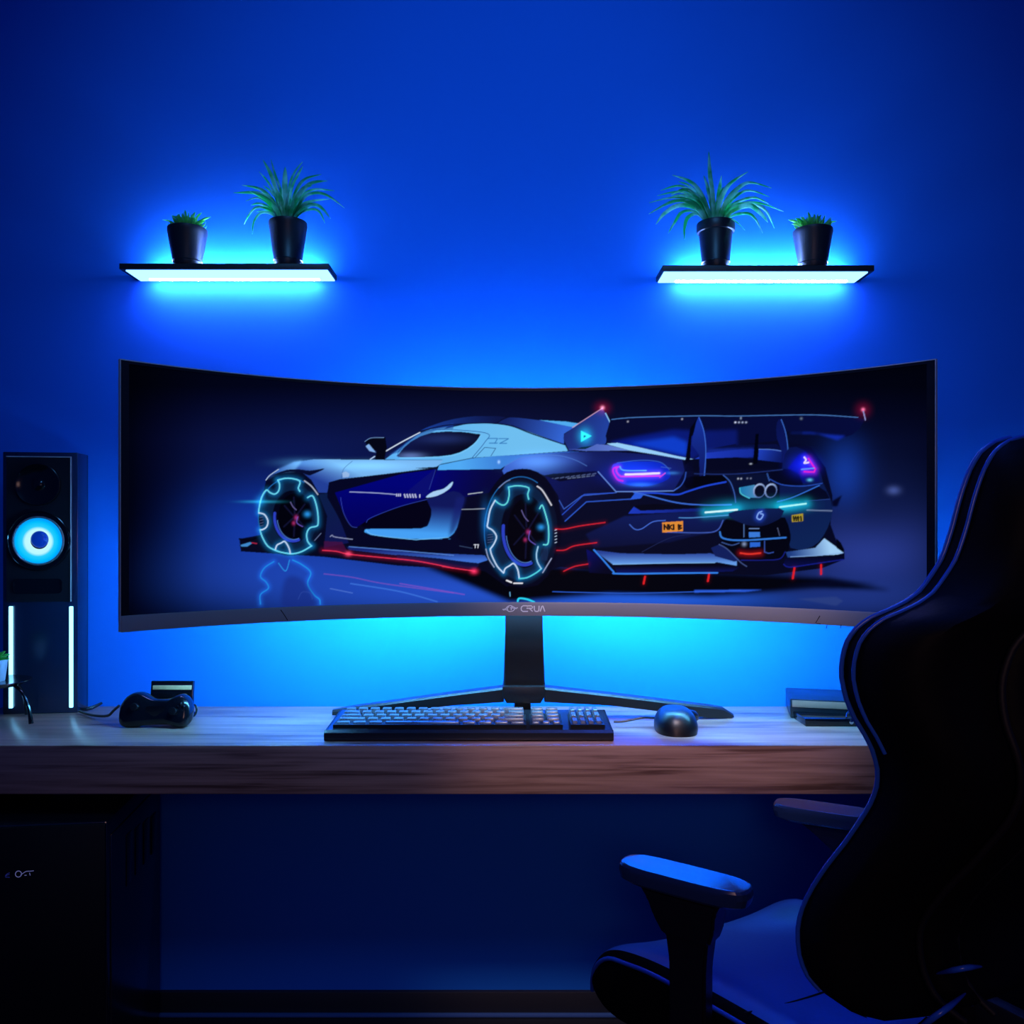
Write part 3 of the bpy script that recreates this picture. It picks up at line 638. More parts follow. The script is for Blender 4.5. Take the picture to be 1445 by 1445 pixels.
mon = thing('monitor', 'very wide curved monitor showing a dark blue race car with glowing rims', 'monitor', (0.02, 1.79, DESK_Z))
bm = bmesh.new(); sweep(bm, [(MR + 0.004, Z_B), (MR + 0.020, Z_B + 0.003), (MR + 0.034, Z_B + 0.06), (MR + 0.034, Z_T - 0.06), (MR + 0.016, Z_T - 0.002), (MR + 0.004, Z_T)], -TM + 0.07, TM - 0.07)
obj('housing', bm, M['black_plastic'], mon)
bm = bmesh.new()
TS = TM - 0.014
sweep(bm, [(MR - 0.002, Z_ST), (MR + 0.004, Z_ST), (MR + 0.004, Z_T), (MR - 0.002, Z_T)], -TM, TM)
for a, b in ((-TM, -TS), (TS, TM)): sweep(bm, [(MR - 0.002, Z_SB), (MR + 0.004, Z_SB), (MR + 0.004, Z_ST), (MR - 0.002, Z_ST)], a, b, 4)
obj('bezel', bm, M['black_plastic'], mon)
bm = bmesh.new()
sweep(bm, [(MR - 0.0024, Z_T - 0.0012), (MR + 0.005, Z_T - 0.0012), (MR + 0.005, Z_T + 0.0006), (MR - 0.0024, Z_T + 0.0006)], -TM, TM)
for a, b in ((-TM - 0.0012, -TM), (TM, TM + 0.0012)): sweep(bm, [(MR - 0.0024, Z_B), (MR + 0.006, Z_B), (MR + 0.006, Z_T + 0.0006), (MR - 0.0024, Z_T + 0.0006)], a, b, 2)
tag(obj('edge_highlight', bm, M['edge_rim_light'], mon), 'thin outer edge painted as a pale rim light')
bm = bmesh.new(); sweep(bm, [(MR - 0.005, Z_B), (MR + 0.004, Z_B), (MR + 0.004, Z_SB), (MR - 0.003, Z_SB), (MR - 0.005, Z_SB - 0.003)], -TM, TM)
chin = tag(obj('chin', bm, M['grey_chin'], mon), 'dark grey strip below the screen')
# the lit panel: one grid, its colours read from the canvas
NU, NV = 1060, 330
ths = np.linspace(-TS, TS, NU); zs = np.linspace(Z_SB, Z_ST, NV)
T, Zz = np.meshgrid(ths, zs)
PX = MCX + MR * np.sin(T); PY = MCY + MR * np.cos(T)
cu = CX + FOC * PX / PY; cv = HORIZON - FOC * (Zz - EYE) / PY     # canvas is drawn bowed like the panel; this unbows it
fx = np.clip((cu - X0) * SS, 0, W_ - 2); fy = np.clip((cv - Y0) * SS, 0, H_ - 2)
ix = fx.astype(int); iy = fy.astype(int); fx = (fx - ix)[..., None]; fy = (fy - iy)[..., None]
COLR = (CAN[iy, ix] * (1 - fx) + CAN[iy, ix + 1] * fx) * (1 - fy) + (CAN[iy + 1, ix] * (1 - fx) + CAN[iy + 1, ix + 1] * fx) * fy
loc = tmat(mon).inverted().translation
verts = np.stack([PX + loc.x, PY + loc.y, Zz + loc.z], -1).reshape(-1, 3)
idx = np.arange(NU * NV).reshape(NV, NU)
quads = np.stack([idx[:-1, :-1], idx[:-1, 1:], idx[1:, 1:], idx[1:, :-1]], -1).reshape(-1, 4)
me = bpy.data.meshes.new('screen')
me.vertices.add(len(verts)); me.vertices.foreach_set('co', verts.astype(np.float32).ravel())
me.loops.add(quads.size); me.loops.foreach_set('vertex_index', quads.astype(np.int32).ravel())
me.polygons.add(len(quads)); me.polygons.foreach_set('loop_start', np.arange(0, quads.size, 4, dtype=np.int32))
me.update(calc_edges=True)
ca = me.color_attributes.new('picture', 'FLOAT_COLOR', 'POINT')
ca.data.foreach_set('color', np.concatenate([COLR.reshape(-1, 3), np.ones((NU * NV, 1))], 1).astype(np.float32).ravel())
sm_ = bpy.data.materials.new('lit_screen'); sm_.use_nodes = True
nt = sm_.node_tree; b = nt.nodes['Principled BSDF']
b.inputs['Base Color'].default_value = (0.002, 0.002, 0.003, 1); b.inputs['Roughness'].default_value = 0.4; b.inputs['Specular IOR Level'].default_value = 0.04
at_n = nt.nodes.new('ShaderNodeAttribute'); at_n.attribute_name = 'picture'
nt.links.new(at_n.outputs['Color'], b.inputs['Emission Color']); b.inputs['Emission Strength'].default_value = 1.0
me.materials.append(sm_)
so = bpy.data.objects.new('screen', me); COL.objects.link(so); so.parent = mon
tag(so, 'lit screen with a dark blue race car')
# lettering and emblem on the chin (arc length, height)
def chin_pt(px, py):
    x = (px - 742.5) * 1.728 / FOC; z = EYE + (HORIZON - py) * 1.728 / FOC
    return cyl(math.asin((x + 0.0278 - MCX) / MR), MR - 0.0054, z)
bm = bmesh.new(); w = 1.95
for pts, s in (([(749, 855.5), (745.5, 854.6), (740, 854.6), (737, 856), (736, 858.5), (736.6, 861), (739.5, 862.6), (749, 862.5)], 0),
               ([(746, 858.2), (751, 858.2), (757, 858.2)], 0), ([(745.2, 854.8), (755, 854.7), (757.6, 856.2), (756.5, 858.2), (752, 858.6), (757.5, 862.6)], 0),
               ([(760.6, 854.6), (760.7, 860), (762.2, 862.3), (765, 862.6), (768, 862.4), (769.4, 860.4), (769.6, 854.6)], 0),
               ([(771.6, 862.8), (775.0, 855.2), (776.3, 854.8), (777.4, 856), (780.4, 862.8)], 0)):
    pts = [(736 + (p[0] - 736) * 33.5 / 44.4, p[1] - 0.1) for p in pts]
    strip2d(bm, pts, w * 0.95, chin_pt, s)
tag(obj('lettering', bm, M['logo'], mon, smooth=0), 'pale letters CRUA')
bm = bmesh.new()
for pts, ww in (([(709.5, 859.8), (714, 858.6), (717, 855.4), (721, 854.2), (725, 856), (728, 857.6), (731.5, 857.2)], 1.5), ([(710.5, 860.6), (715, 860.0), (719, 862.4), (724, 861.8), (727, 859)], 1.4),
                ([(717, 860.5), (716.4, 857.6), (719, 855.6)], 1.8), ([(720.5, 857), (722.5, 858.4), (721.5, 860.6)], 1.8), ([(722, 855.4), (725, 858), (730, 858.6)], 1.3)):
    strip2d(bm, pts, ww, chin_pt, 4)
tag(obj('emblem', bm, M['logo'], mon, smooth=0), 'pale winged emblem')
# seams in the chin near both ends
def chin_any(px, py):
    k = (px - CX) / FOC
    a = 1 + k * k; bq = -2 * (k * MCX + MCY); cq = MCX ** 2 + MCY ** 2 - (MR - 0.0054) ** 2
    d = (-bq + math.sqrt(bq * bq - 4 * a * cq)) / (2 * a)
    return at(px, py, d)
for pts in ([(396, 860.5), (400, 866), (406, 875.5)], [(1157, 869), (1151, 879), (1158, 880.5)], [(1167, 882), (1166, 887)], [(1187, 881.5), (1186, 886.5)]):
    bm = bmesh.new(); strip2d(bm, pts, 1.1, chin_any); obj('seam', bm, M['black_matte'], chin, smooth=0)
# stand
bm = bmesh.new(); yb = 1.775
prism(bm, [((713 - CX) * yb / FOC, EYE - 0.10), ((766 - CX) * yb / FOC, EYE - 0.10), ((766 - CX) * yb / FOC, EYE - 0.205), ((769.5 - CX) * yb / FOC, EYE - 0.325), ((710 - CX) * yb / FOC, EYE - 0.325), ((713 - CX) * yb / FOC, EYE - 0.205)], yb, yb + 0.045, bevel=0.004)
box(bm, (0.0, MCY + MR + 0.026, EYE - 0.10), (0.05, yb + 0.04, EYE + 0.02), 0.004)
obj('stand_column', bm, M['stand'], mon)
bm = bmesh.new(); prism(bm, [((709 - CX) * 1.76 / FOC, EYE - 0.318), ((769 - CX) * 1.76 / FOC, EYE - 0.318), ((769 - CX) * 1.76 / FOC, EYE - 0.338), ((763 - CX) * 1.76 / FOC, EYE - 0.353), ((715 - CX) * 1.76 / FOC, EYE - 0.353), ((709 - CX) * 1.76 / FOC, EYE - 0.338)], 1.76, 1.835, bevel=0.003)
box(bm, (0.005, 1.80, DESK_Z), (0.04, 1.83, EYE - 0.345), 0.003)
obj('stand_hub', bm, M['stand'], mon)
def foot(path):
    bm = bmesh.new(); rings = []
    for (x, yt, yb_, d, w) in path:
        p = at(x, yt, d); q = at(x, yb_, d)
        q.z = max(q.z, DESK_Z)
        n = 0.004
        rings.append([p + Vector((0, -w / 2 + n, 0)), p + Vector((0, w / 2 - n, 0)), Vector((p.x, p.y + w / 2, p.z - n)), q + Vector((0, w / 2, 0)), q + Vector((0, -w / 2, 0)), Vector((p.x, p.y - w / 2, p.z - n))])
    loft(bm, rings); return bm
obj('foot', foot([(768, 968, 988, 1.79, 0.04), (860, 978, 993, 1.80, 0.038), (950, 989, 1004, 1.80, 0.036), (1000, 995, 1011, 1.81, 0.034), (1020, 998, 1011, 1.81, 0.03), (1034, 1007, 1011, 1.815, 0.02)]), M['stand'], mon)
obj('foot', foot([(711, 968, 988, 1.79, 0.04), (640, 977, 993, 1.80, 0.038), (560, 988, 1002, 1.80, 0.036), (500, 996, 1008, 1.81, 0.03), (470, 1001, 1008, 1.815, 0.02)]), M['stand'], mon)
for z0, z1, tt, mm in ((EYE - 0.125, EYE - 0.110, 0.61, 'led_cyan'), (EYE + 0.20, EYE + 0.212, 0.36, 'led_upper')):
    bm = bmesh.new(); sweep(bm, [(MR + 0.034, z0), (MR + 0.038, z0), (MR + 0.038, z1), (MR + 0.034, z1)], -tt, tt, 40)
    tag(obj('led_strip', bm, M[mm], mon), 'lit blue strip on the back')
bm = bmesh.new(); sweep(bm, [(MR + 0.033, EYE - 0.106), (MR + 0.062, EYE - 0.106), (MR + 0.062, EYE - 0.103), (MR + 0.033, EYE - 0.100)], -0.64, 0.64, 40)
obj('led_shade', bm, M['black_plastic'], mon)  # added shade keeping the lower strip's light off the upper wall

# ------------------------------------------------------------------ wall shelves
SH_F = 1.845
def shelf(x0, x1, ztop, label):
    t = thing('wall_shelf', label, 'shelf', ((x0 + x1) / 2, WALL_Y, ztop), group='thin wall shelves with blue light strips')
    bm = bmesh.new(); box(bm, (x0, SH_F, ztop - 0.0125), (x1, WALL_Y - 0.001, ztop), 0.0012); obj('board', bm, M['shelf_black'], t)
    bm = bmesh.new(); box(bm, (x0 + (0.012 if x0 < 0 else 0.004), SH_F + 0.006, ztop - 0.0150), (x1 - (0.004 if x0 < 0 else 0.012), WALL_Y - 0.004, ztop - 0.0125)); tag(obj('light_panel', bm, M['led_shelf'], t), 'lit panel under the board')
    bm = bmesh.new(); box(bm, (x0 + 0.04, WALL_Y - 0.024, ztop - 0.0175), (x1 - 0.035, WALL_Y - 0.016, ztop - 0.0150)); tag(obj('led_strip', bm, M['led_under'], t), 'bright strip along the wall')
    bm = bmesh.new(); box(bm, (x0 + 0.05, WALL_Y - 0.024, ztop), (x1 - 0.04, WALL_Y - 0.016, ztop + 0.004)); tag(obj('led_strip', bm, M['led_top'], t), 'lit strip behind the pots')
    return t
ZL, ZR = EYE + (HORIZON - 371.5) * SH_F / FOC, EYE + (HORIZON - 374) * SH_F / FOC
XL0, XL1 = (168 - CX) * SH_F / FOC, (464 - CX) * SH_F / FOC
XR0, XR1 = (935 - CX) * SH_F / FOC, (1234 - CX) * SH_F / FOC
shelf(XL0, XL1, ZL, 'thin dark wall shelf over the speaker end of the monitor')
shelf(XR0, XR1, ZR, 'thin dark wall shelf over the gaming chair end of the monitor')

# ------------------------------------------------------------------ plants
PD = 1.875
def pot(t, px, ytop, rt, rb, zbase, rim=False, d=PD, m=None, fillz=0.012):
    c = at(px, ytop, d); rt *= d / FOC; rb *= d / FOC
    z0, z1 = zbase, c.z; h = z1 - z0
    prof = [(rb * 0.94, z0), (rb, z0 + 0.003), (rb + (rt - rb) * 0.12, z0 + h * 0.13), (rb + (rt - rb) * 0.14 + 0.0012, z0 + h * 0.14), (rb + (rt - rb) * 0.16, z0 + h * 0.16)]
    if rim:
        rq = rb + (rt - rb) * 0.72
        prof += [(rq * 0.97, z1 - 0.021), (rt * 0.97, z1 - 0.020), (rt, z1 - 0.017), (rt, z1 - 0.003), (rt * 0.98, z1)]
    else: prof += [(rt - 0.0006, z1 - 0.010), (rt, z1 - 0.009), (rt, z1 - 0.001), (rt - 0.001, z1)]
    prof += [(rt - 0.004, z1), (rt - 0.005, z1 - fillz), (0.001, z1 - fillz)]
    bm = bmesh.new(); lathe(bm, prof, 40, Matrix.Translation((c.x, d, 0))); obj('pot', bm, m or M['pot_black'], t)
    bm = bmesh.new(); lathe(bm, [(rt - 0.0055, z1 - fillz + 0.0005), (rt * 0.6, z1 - fillz + 0.003), (0.001, z1 - fillz + 0.005)], 24, Matrix.Translation((c.x, d, 0))); obj('soil', bm, M['soil'], t)
    return Vector((c.x, d, z1 - fillz + 0.003))

def blade(bm, pts, w, twist=0.0, fold=0.25, n=5):
    """arched leaf: centre line in the room, width profile swelling then tapering"""
    P = [Vector(p) for p in catmull(pts, n)]
    rows = []
    for i, p in enumerate(P):
        s = i / (len(P) - 1)
        t = (P[min(i + 1, len(P) - 1)] - P[max(i - 1, 0)]).normalized()
        side = t.cross(Vector((0, -1, 0.25)))
        if side.length < 1e-4: side = Vector((1, 0, 0))
        side.normalize(); side = Matrix.Rotation(twist * (0.4 + 0.6 * s), 3, t) @ side
        nrm = side.cross(t).normalized()
        ww = w * 0.5 * (0.55 + 0.45 * min(1, s * 3)) * (1 - max(0, (s - 0.55) / 0.45) ** 1.8)
        ww = max(ww, 0.0004)
        rows.append([bm.verts.new(p - side * ww + nrm * ww * fold), bm.verts.new(p), bm.verts.new(p + side * ww + nrm * ww * fold)])
    for a, b in zip(rows, rows[1:]):
        for k in range(2): bm.faces.new((a[k], a[k + 1], b[k + 1], b[k]))

def solid(o, th=0.0007):
    md = o.modifiers.new('thickness', 'SOLIDIFY'); md.thickness = th; md.offset = 0

def spider(px, ytop, rt, rb, zbase, rim, label, blades, F):
    t = thing('potted_spider_plant', label, 'potted plant', (at(px, ytop, PD).x, PD, zbase), group='arching spider plants on the wall shelves')
    base = pot(t, px, ytop, rt, rb, zbase, rim)
    bm = bmesh.new(); rnd = random.Random(int(px))
    for coords, w, dy in blades:
        q = F(*coords); n = len(q)
        pts = []
        for i, (x, y) in enumerate(q):
            s = i / (n - 1)
            p = at(x, y, PD); d = min(PD + dy * s ** 0.8, WALL_Y - 0.008)
            if i == 0: p = Vector((base.x + (p.x - base.x) * 0.8, base.y + (rnd.random() - 0.5) * 0.012, base.z))
            else: p = at(x, y, d)
            pts.append(p)
        blade(bm, pts, w * PD / FOC, twist=rnd.uniform(-0.5, 0.5), fold=rnd.uniform(0.15, 0.4))
    o = obj('foliage', bm, M['leaf'], t, smooth=80); solid(o)
    return t
FL = frame_of(310, 210, 7.605); FR = frame_of(910, 210, 7.225)
spider(406.5, 314, 26.5, 18.5, ZL, False, 'spider plant with thin arching leaves on the shelf over the speaker', [
    ((690, 790, 640, 560, 560, 300, 465, 118), 6.0, -0.02), ((700, 790, 660, 470, 600, 290, 550, 118), 3.6, 0.045), ((680, 790, 600, 520, 520, 360, 425, 248), 3.4, 0.045),
    ((700, 790, 695, 560, 700, 330, 705, 195), 7.5, -0.03), ((720, 790, 745, 430, 810, 250, 890, 140), 3.8, 0.05), ((730, 790, 770, 440, 840, 280, 892, 188), 3.6, 0.045),
    ((740, 790, 790, 540, 900, 340, 1090, 275), 4.6, 0.01), ((740, 790, 830, 560, 960, 380, 1155, 343), 5.5, -0.03), ((735, 790, 800, 600, 900, 430, 990, 400), 7.0, -0.05),
    ((740, 790, 850, 550, 1000, 440, 1230, 450), 3.8, 0.05), ((750, 790, 880, 560, 1000, 480, 1150, 500, 1340, 635), 4.6, 0.02), ((750, 790, 860, 620, 1000, 560, 1180, 540), 3.8, 0.05),
    ((760, 790, 860, 640, 980, 600, 1090, 630, 1190, 750), 5.0, 0.0), ((770, 790, 870, 690, 1000, 650, 1080, 690, 1130, 800), 4.0, 0.04), ((765, 790, 840, 690, 960, 620, 1040, 610), 5.6, -0.04),
    ((680, 790, 600, 600, 450, 440, 240, 390), 4.6, 0.03), ((670, 790, 580, 590, 420, 480, 150, 472), 5.6, -0.02), ((670, 790, 600, 640, 480, 530, 320, 455), 7.0, -0.05),
    ((660, 790, 570, 640, 430, 530, 280, 560), 4.0, 0.04), ((660, 790, 560, 660, 430, 590, 335, 605), 3.8, 0.05), ((650, 790, 550, 670, 400, 630, 310, 720, 262, 812), 3.6, 0.045),
    ((650, 790, 570, 710, 450, 690, 370, 780, 350, 915), 4.4, -0.03), ((660, 790, 570, 690, 480, 670, 400, 675), 3.8, 0.05), ((680, 790, 640, 600, 560, 470, 470, 395), 3.6, 0.05),
    ((700, 790, 680, 640, 650, 520, 600, 420), 7.0, -0.04), ((715, 790, 725, 640, 740, 520, 770, 420), 7.0, -0.05), ((740, 790, 745, 700, 750, 640, 755, 590), 3.0, -0.02), ((690, 790, 685, 700, 672, 620, 660, 560), 3.0, -0.03)], FL)
spider(1010, 315.5, 26.5, 18.0, ZR, True, 'bushy spider plant in a rimmed black pot on the shelf over the chair', [
    ((700, 760, 690, 500, 660, 250, 652, 30), 7.0, -0.02), ((690, 760, 680, 600, 640, 400, 600, 275), 5.0, 0.02), ((690, 760, 600, 520, 480, 350, 280, 268), 7.0, -0.03),
    ((680, 760, 590, 530, 450, 380, 345, 335), 4.0, 0.04), ((680, 760, 560, 540, 420, 420, 265, 470), 6.6, 0.0), ((670, 760, 560, 560, 400, 480, 265, 490), 6.0, -0.05),
    ((670, 760, 540, 500, 360, 380, 160, 425), 4.0, 0.045), ((670, 760, 540, 540, 360, 440, 125, 478), 4.0, 0.04), ((660, 760, 520, 560, 300, 500, 45, 550), 4.2, 0.02),
    ((660, 760, 520, 580, 300, 540, 40, 665), 7.0, -0.03), ((650, 760, 530, 620, 350, 580, 200, 660, 112, 770), 6.5, 0.03), ((640, 760, 520, 650, 380, 650, 300, 760, 238, 860), 4.6, -0.02),
    ((640, 760, 540, 670, 440, 700, 405, 800, 402, 925), 5.0, -0.05), ((650, 760, 560, 640, 480, 560, 380, 540), 7.0, -0.05),
    ((720, 760, 760, 560, 860, 370, 1050, 235), 6.5, -0.03), ((730, 760, 745, 560, 760, 420, 780, 275), 6.0, 0.05), ((740, 760, 830, 540, 960, 400, 1080, 350, 1290, 400), 6.5, 0.0),
    ((740, 760, 820, 560, 900, 480, 960, 440), 7.0, -0.04), ((740, 760, 860, 560, 1000, 440, 1130, 440, 1270, 492), 4.2, 0.045), ((750, 760, 860, 600, 1000, 520, 1130, 500, 1260, 560), 4.0, 0.05),
    ((750, 760, 860, 620, 1000, 560, 1180, 560, 1415, 640), 5.6, -0.01), ((760, 760, 880, 640, 1060, 580, 1180, 660, 1255, 750), 7.0, -0.05), ((760, 760, 900, 620, 1100, 560, 1240, 640, 1320, 810), 4.4, 0.03),
    ((770, 760, 880, 690, 1040, 660, 1130, 720, 1200, 860), 4.6, 0.02), ((780, 760, 850, 720, 920, 740, 1020, 830), 3.6, -0.05), ((700, 760, 720, 640, 760, 500, 800, 390), 6.5, 0.03),
    ((680, 760, 640, 640, 560, 500, 440, 420), 7.0, -0.04), ((700, 760, 690, 620, 680, 500, 660, 380), 6.5, 0.03), ((720, 760, 780, 640, 860, 540, 930, 470), 7.0, 0.03)], FR)

def succulent(px, ytop, rt, rb, zbase, label, seed, tips):
    t = thing('potted_succulent', label, 'potted plant', (at(px, ytop, PD).x, PD, zbase), group='small succulents on the wall shelves')
    base = pot(t, px, ytop, rt, rb, zbase, fillz=0.006)
    rnd = random.Random(seed); bm = bmesh.new()
    for k in range(54):
        a = 2 * PI * k * 0.382; u = (k + 0.5) / 54
        tilt = 0.12 + 0.95 * u ** 0.9; ln = 0.034 * (1.0 - 0.25 * u) * rnd.uniform(0.8, 1.15)
        dr = Vector((math.cos(a) * math.sin(tilt), math.sin(a) * math.sin(tilt) * 0.8, math.cos(tilt)))
        st = base + Vector((math.cos(a) * 0.022 * u, math.sin(a) * 0.022 * u, 0.001))
        mid = st + dr * ln * 0.55 + Vector((0, 0, -0.001)); tip = st + dr * ln + Vector((0, 0, 0.004 * u))
        tube(bm, [st, st + dr * ln * 0.25, mid, st + dr * ln * 0.82, tip], [0.0026, 0.0034, 0.003, 0.0018, 0.0003], 6)
    for (x, y, d, r) in tips:
        e = at(x, y, PD + d); tube(bm, [base, base.lerp(e, 0.45) + Vector((0, 0, 0.004)), base.lerp(e, 0.8) + Vector((0, 0, 0.003)), e], [0.0028, r, r * 0.8, 0.0003], 6)
    obj('foliage', bm, M['succulent'], t, smooth=60)
succulent(264.5, 323.5, 27, 18.5, ZL, 'small spiky succulent in a black pot on the shelf over the speaker', 3,
          [(261, 296, -.01, .003), (229, 310, .0, .002), (285, 300, .02, .003), (298, 306, .01, .003), (276, 299, 0, .003), (243, 304, .02, .003), (290, 312, -.02, .004), (250, 305, -.02, .003)])
succulent(1147, 325, 27, 18.5, ZR, 'small spiky succulent in a black pot on the shelf over the chair', 5,
          [(1140, 299, -.01, .003), (1181, 312, -.01, .0026), (1112, 310, .02, .004), (1150, 303, 0, .003), (1159, 303, 0, .003), (1129, 306, 0, .003), (1117, 316, .0, .004), (1122, 308, .02, .004)])

# ------------------------------------------------------------------ speaker on the left
SD = 1.849; K = SD / FOC
sc_ = at(57, 1007, SD); SYAW = R_(7)
spk = thing('tower_speaker', 'tall black speaker with a glowing blue cone above two vertical light bars', 'speaker', (sc_.x, SD, DESK_Z), SYAW)
SH = (1007 - 638) * K
def sp(x, y): return ((x - 57) * K, (1007 - y) * K)       # face coordinates, metres
W2 = 50 * K
M['cabinet'] = mat('speaker_cabinet_lacquer', (0.006, 0.016, 0.05), 0.22, spec=0.8, noise=0.02)
bm = bmesh.new(); box(bm, (-W2, 0.0, 0.0), (W2, 0.062, SH), 0.002); obj('cabinet', bm, M['cabinet'], spk, False)
bm = bmesh.new(); x0, z0 = sp(13, 849); x1, z1 = sp(99.5, 644); prism(bm, rrect(x0, z0, x1, z1, 0.003), -0.004, 0.002)
baf = obj('front_panel', bm, mat('speaker_front_panel', (0.006, 0.007, 0.014), 0.5, spec=0.3, noise=0.02), spk, False)
bm = bmesh.new(); box(bm, (x0, -0.0052, z1 - 0.0022), (x1, -0.003, z1)); box(bm, (x1 - 0.0022, -0.0052, z0), (x1, -0.003, z1))
tag(obj('edge_highlight', bm, mat('edge_highlight_silver', (0.55, 0.50, 0.52), 0.35, metal=0.2, noise=0.04), spk, False), 'thin pale highlight painted along the edge')  # highlights on the top and right edges, built as pale strips
def disc_m(x, y, yo=0.0): cx, cz = sp(x, y); return Matrix.Translation((cx, yo, cz)) @ Matrix.Rotation(R_(90), 4, 'X')   # lathe axis towards the viewer (-Y)
bm = bmesh.new(); r = 30 * K
lathe(bm, [(r, 0.0), (r, 0.007), (r * 0.96, 0.0078), (r * 0.80, 0.0045), (r * 0.55, 0.0018), (r * 0.30, 0.0010), (r * 0.28, 0.001)], 48, disc_m(56, 684, -0.0045), caps=False)
tw = obj('tweeter', bm, M['black_gloss'], spk, False)
bm = bmesh.new(); lathe(bm, [(r * 0.30, 0.0008), (r * 0.22, 0.004), (r * 0.10, 0.006), (0.0005, 0.0065)], 32, disc_m(56, 684, -0.0045)); obj('dome', bm, M['black_gloss'], tw, False)
bm = bmesh.new(); r = 42 * K
lathe(bm, [(r, -0.005), (r, 0.0025), (r * 0.975, 0.0034), (r * 0.95, 0.0025), (r * 0.94, 0.0012), (r * 0.83, 0.0012), (r * 0.81, 0.0)], 64, disc_m(57, 763, -0.0088), caps=False)
wf = obj('woofer_surround', bm, M['black_gloss'], spk, False)
bm = bmesh.new(); lathe(bm, [(r * 0.825, 0.001), (r * 0.82, 0.0035), (r * 0.79, 0.004), (r * 0.765, 0.003), (r * 0.76, 0.0)], 64, disc_m(57, 763, -0.0088), caps=False); tag(obj('ring', bm, mat('grey_ring_metal', (0.35, 0.33, 0.38), 0.3, metal=0.6, noise=0.03), wf, False), 'thin grey metal ring')
def cone_mat():
    m = bpy.data.materials.new('glowing_blue_cone'); m.use_nodes = True; nt = m.node_tree; nt.nodes.clear()
    o = nt.nodes.new('ShaderNodeOutputMaterial'); e = nt.nodes.new('ShaderNodeEmission'); tc = nt.nodes.new('ShaderNodeTexCoord')
    cx, cz = sp(56, 764)
    mp = nt.nodes.new('ShaderNodeMapping'); mp.vector_type = 'POINT'; mp.inputs['Location'].default_value = (-cx, 0, -cz)
    mp2 = nt.nodes.new('ShaderNodeMapping'); mp2.inputs['Scale'].default_value = (1 / (31 * K), 0, 1 / (31 * K))
    ln = nt.nodes.new('ShaderNodeVectorMath'); ln.operation = 'LENGTH'; rp = nt.nodes.new('ShaderNodeValToRGB')
    E = rp.color_ramp.elements
    E[0].position = 0.36; E[0].color = (0.55, 0.95, 1, 1); E[1].position = 1.0; E[1].color = (0.0, 0.36, 1.0, 1)
    for p, c in ((0.56, (0.5, 0.95, 1, 1)), (0.68, (0.02, 0.62, 1, 1)), (0.88, (0.0, 0.52, 1, 1))):
        k = E.new(p); k.color = c
    L = nt.links.new
    L(tc.outputs['Object'], mp.inputs[0]); L(mp.outputs[0], mp2.inputs[0]); L(mp2.outputs[0], ln.inputs[0]); L(ln.outputs['Value'], rp.inputs[0]); L(rp.outputs[0], e.inputs[0]); L(e.outputs[0], o.inputs[0])
    return m
bm = bmesh.new(); r = 32.4 * K
lathe(bm, [(r, 0.0005), (r * 0.9, 0.0008), (r * 0.55, -0.002), (r * 0.37, -0.003), (r * 0.36, -0.0035)], 64, disc_m(57, 763, -0.0088), caps=False); tag(obj('cone', bm, cone_mat(), wf, False), 'glowing cyan cone')
bm = bmesh.new(); r = 12 * K; lathe(bm, [(r, -0.003), (r * 0.85, 0.001), (r * 0.5, 0.0035), (0.0005, 0.0045)], 40, disc_m(57.5, 761, -0.0088)); tag(obj('dome', bm, mat('deep_blue_dome', (0.01, 0.03, 0.22), 0.3, noise=0.03, emit=(0.0, 0.02, 0.25), estr=1.0), wf, False), 'deep blue centre dome')
bm = bmesh.new(); a = sp(21.5, 837.5); b_ = sp(87.5, 816.5)
ro = rrect(a[0], a[1], b_[0], b_[1], 6 * K, 6); ri = rrect(a[0] + 1.6 * K, a[1] + 1.8 * K, b_[0] - 1.4 * K, b_[1] - 1 * K, 4.8 * K, 6)
loft(bm, [[(x, -0.0035, z) for x, z in ro], [(x, -0.0062, z) for x, z in ro], [(x, -0.0062, z) for x, z in ri], [(x, -0.0042, z) for x, z in ri]], caps=True)
obj('port_slot', bm, M['black_gloss'], spk, False)
for xa, ya, yb2 in ((16, 855, 998), (96.2, 856, 999)):
    bm = bmesh.new(); p = sp(xa, yb2); q = sp(xa + 4.8, ya); box(bm, (p[0], -0.0045, p[1]), (q[0], 0.001, q[1]), 0.0012); tag(obj('light_bar', bm, M['led_white'], spk, False), 'bright vertical light bar')
bm = bmesh.new(); tube(bm, [(W2 - 0.004, 0.02, 0.006), (W2 + 0.01, 0.012, 0.005), (W2 + 0.024, 0.02, 0.007), (W2 + 0.036, 0.04, 0.012)], [0.003, 0.0034, 0.004, 0.003], 8, 5); obj('cable', bm, M['black_plastic'], spk, False)

# ------------------------------------------------------------------ little plant stand at the far left
PSD = 1.745; k = PSD / FOC
ps = thing('plant_stand', 'small low black stand with curved legs beside the speaker', 'stand', (at(-8, 1000, PSD).x, PSD, DESK_Z))
zt = EYE + (HORIZON - 960) * k - DESK_Z
bm = bmesh.new(); lathe(bm, [(0.001, zt - 0.012), (0.048, zt - 0.011), (0.056, zt - 0.006), (0.069, zt - 0.001), (0.068, zt), (0.001, zt - 0.002)], 40); obj('top', bm, M['black_gloss'], ps, False)
for a in (-8, -70, 75, 165, 230):
    ca, sa = math.cos(R_(a)), math.sin(R_(a))
    bm = bmesh.new(); tube(bm, [(0.046 * ca, 0.046 * sa, zt - 0.010), (0.064 * ca, 0.064 * sa, zt * 0.72), (0.077 * ca, 0.077 * sa, zt * 0.42), (0.083 * ca, 0.083 * sa, 0.004)], [0.0028, 0.003, 0.0035, 0.0048], 8, 5); obj('leg', bm, M['black_gloss'], ps, False)
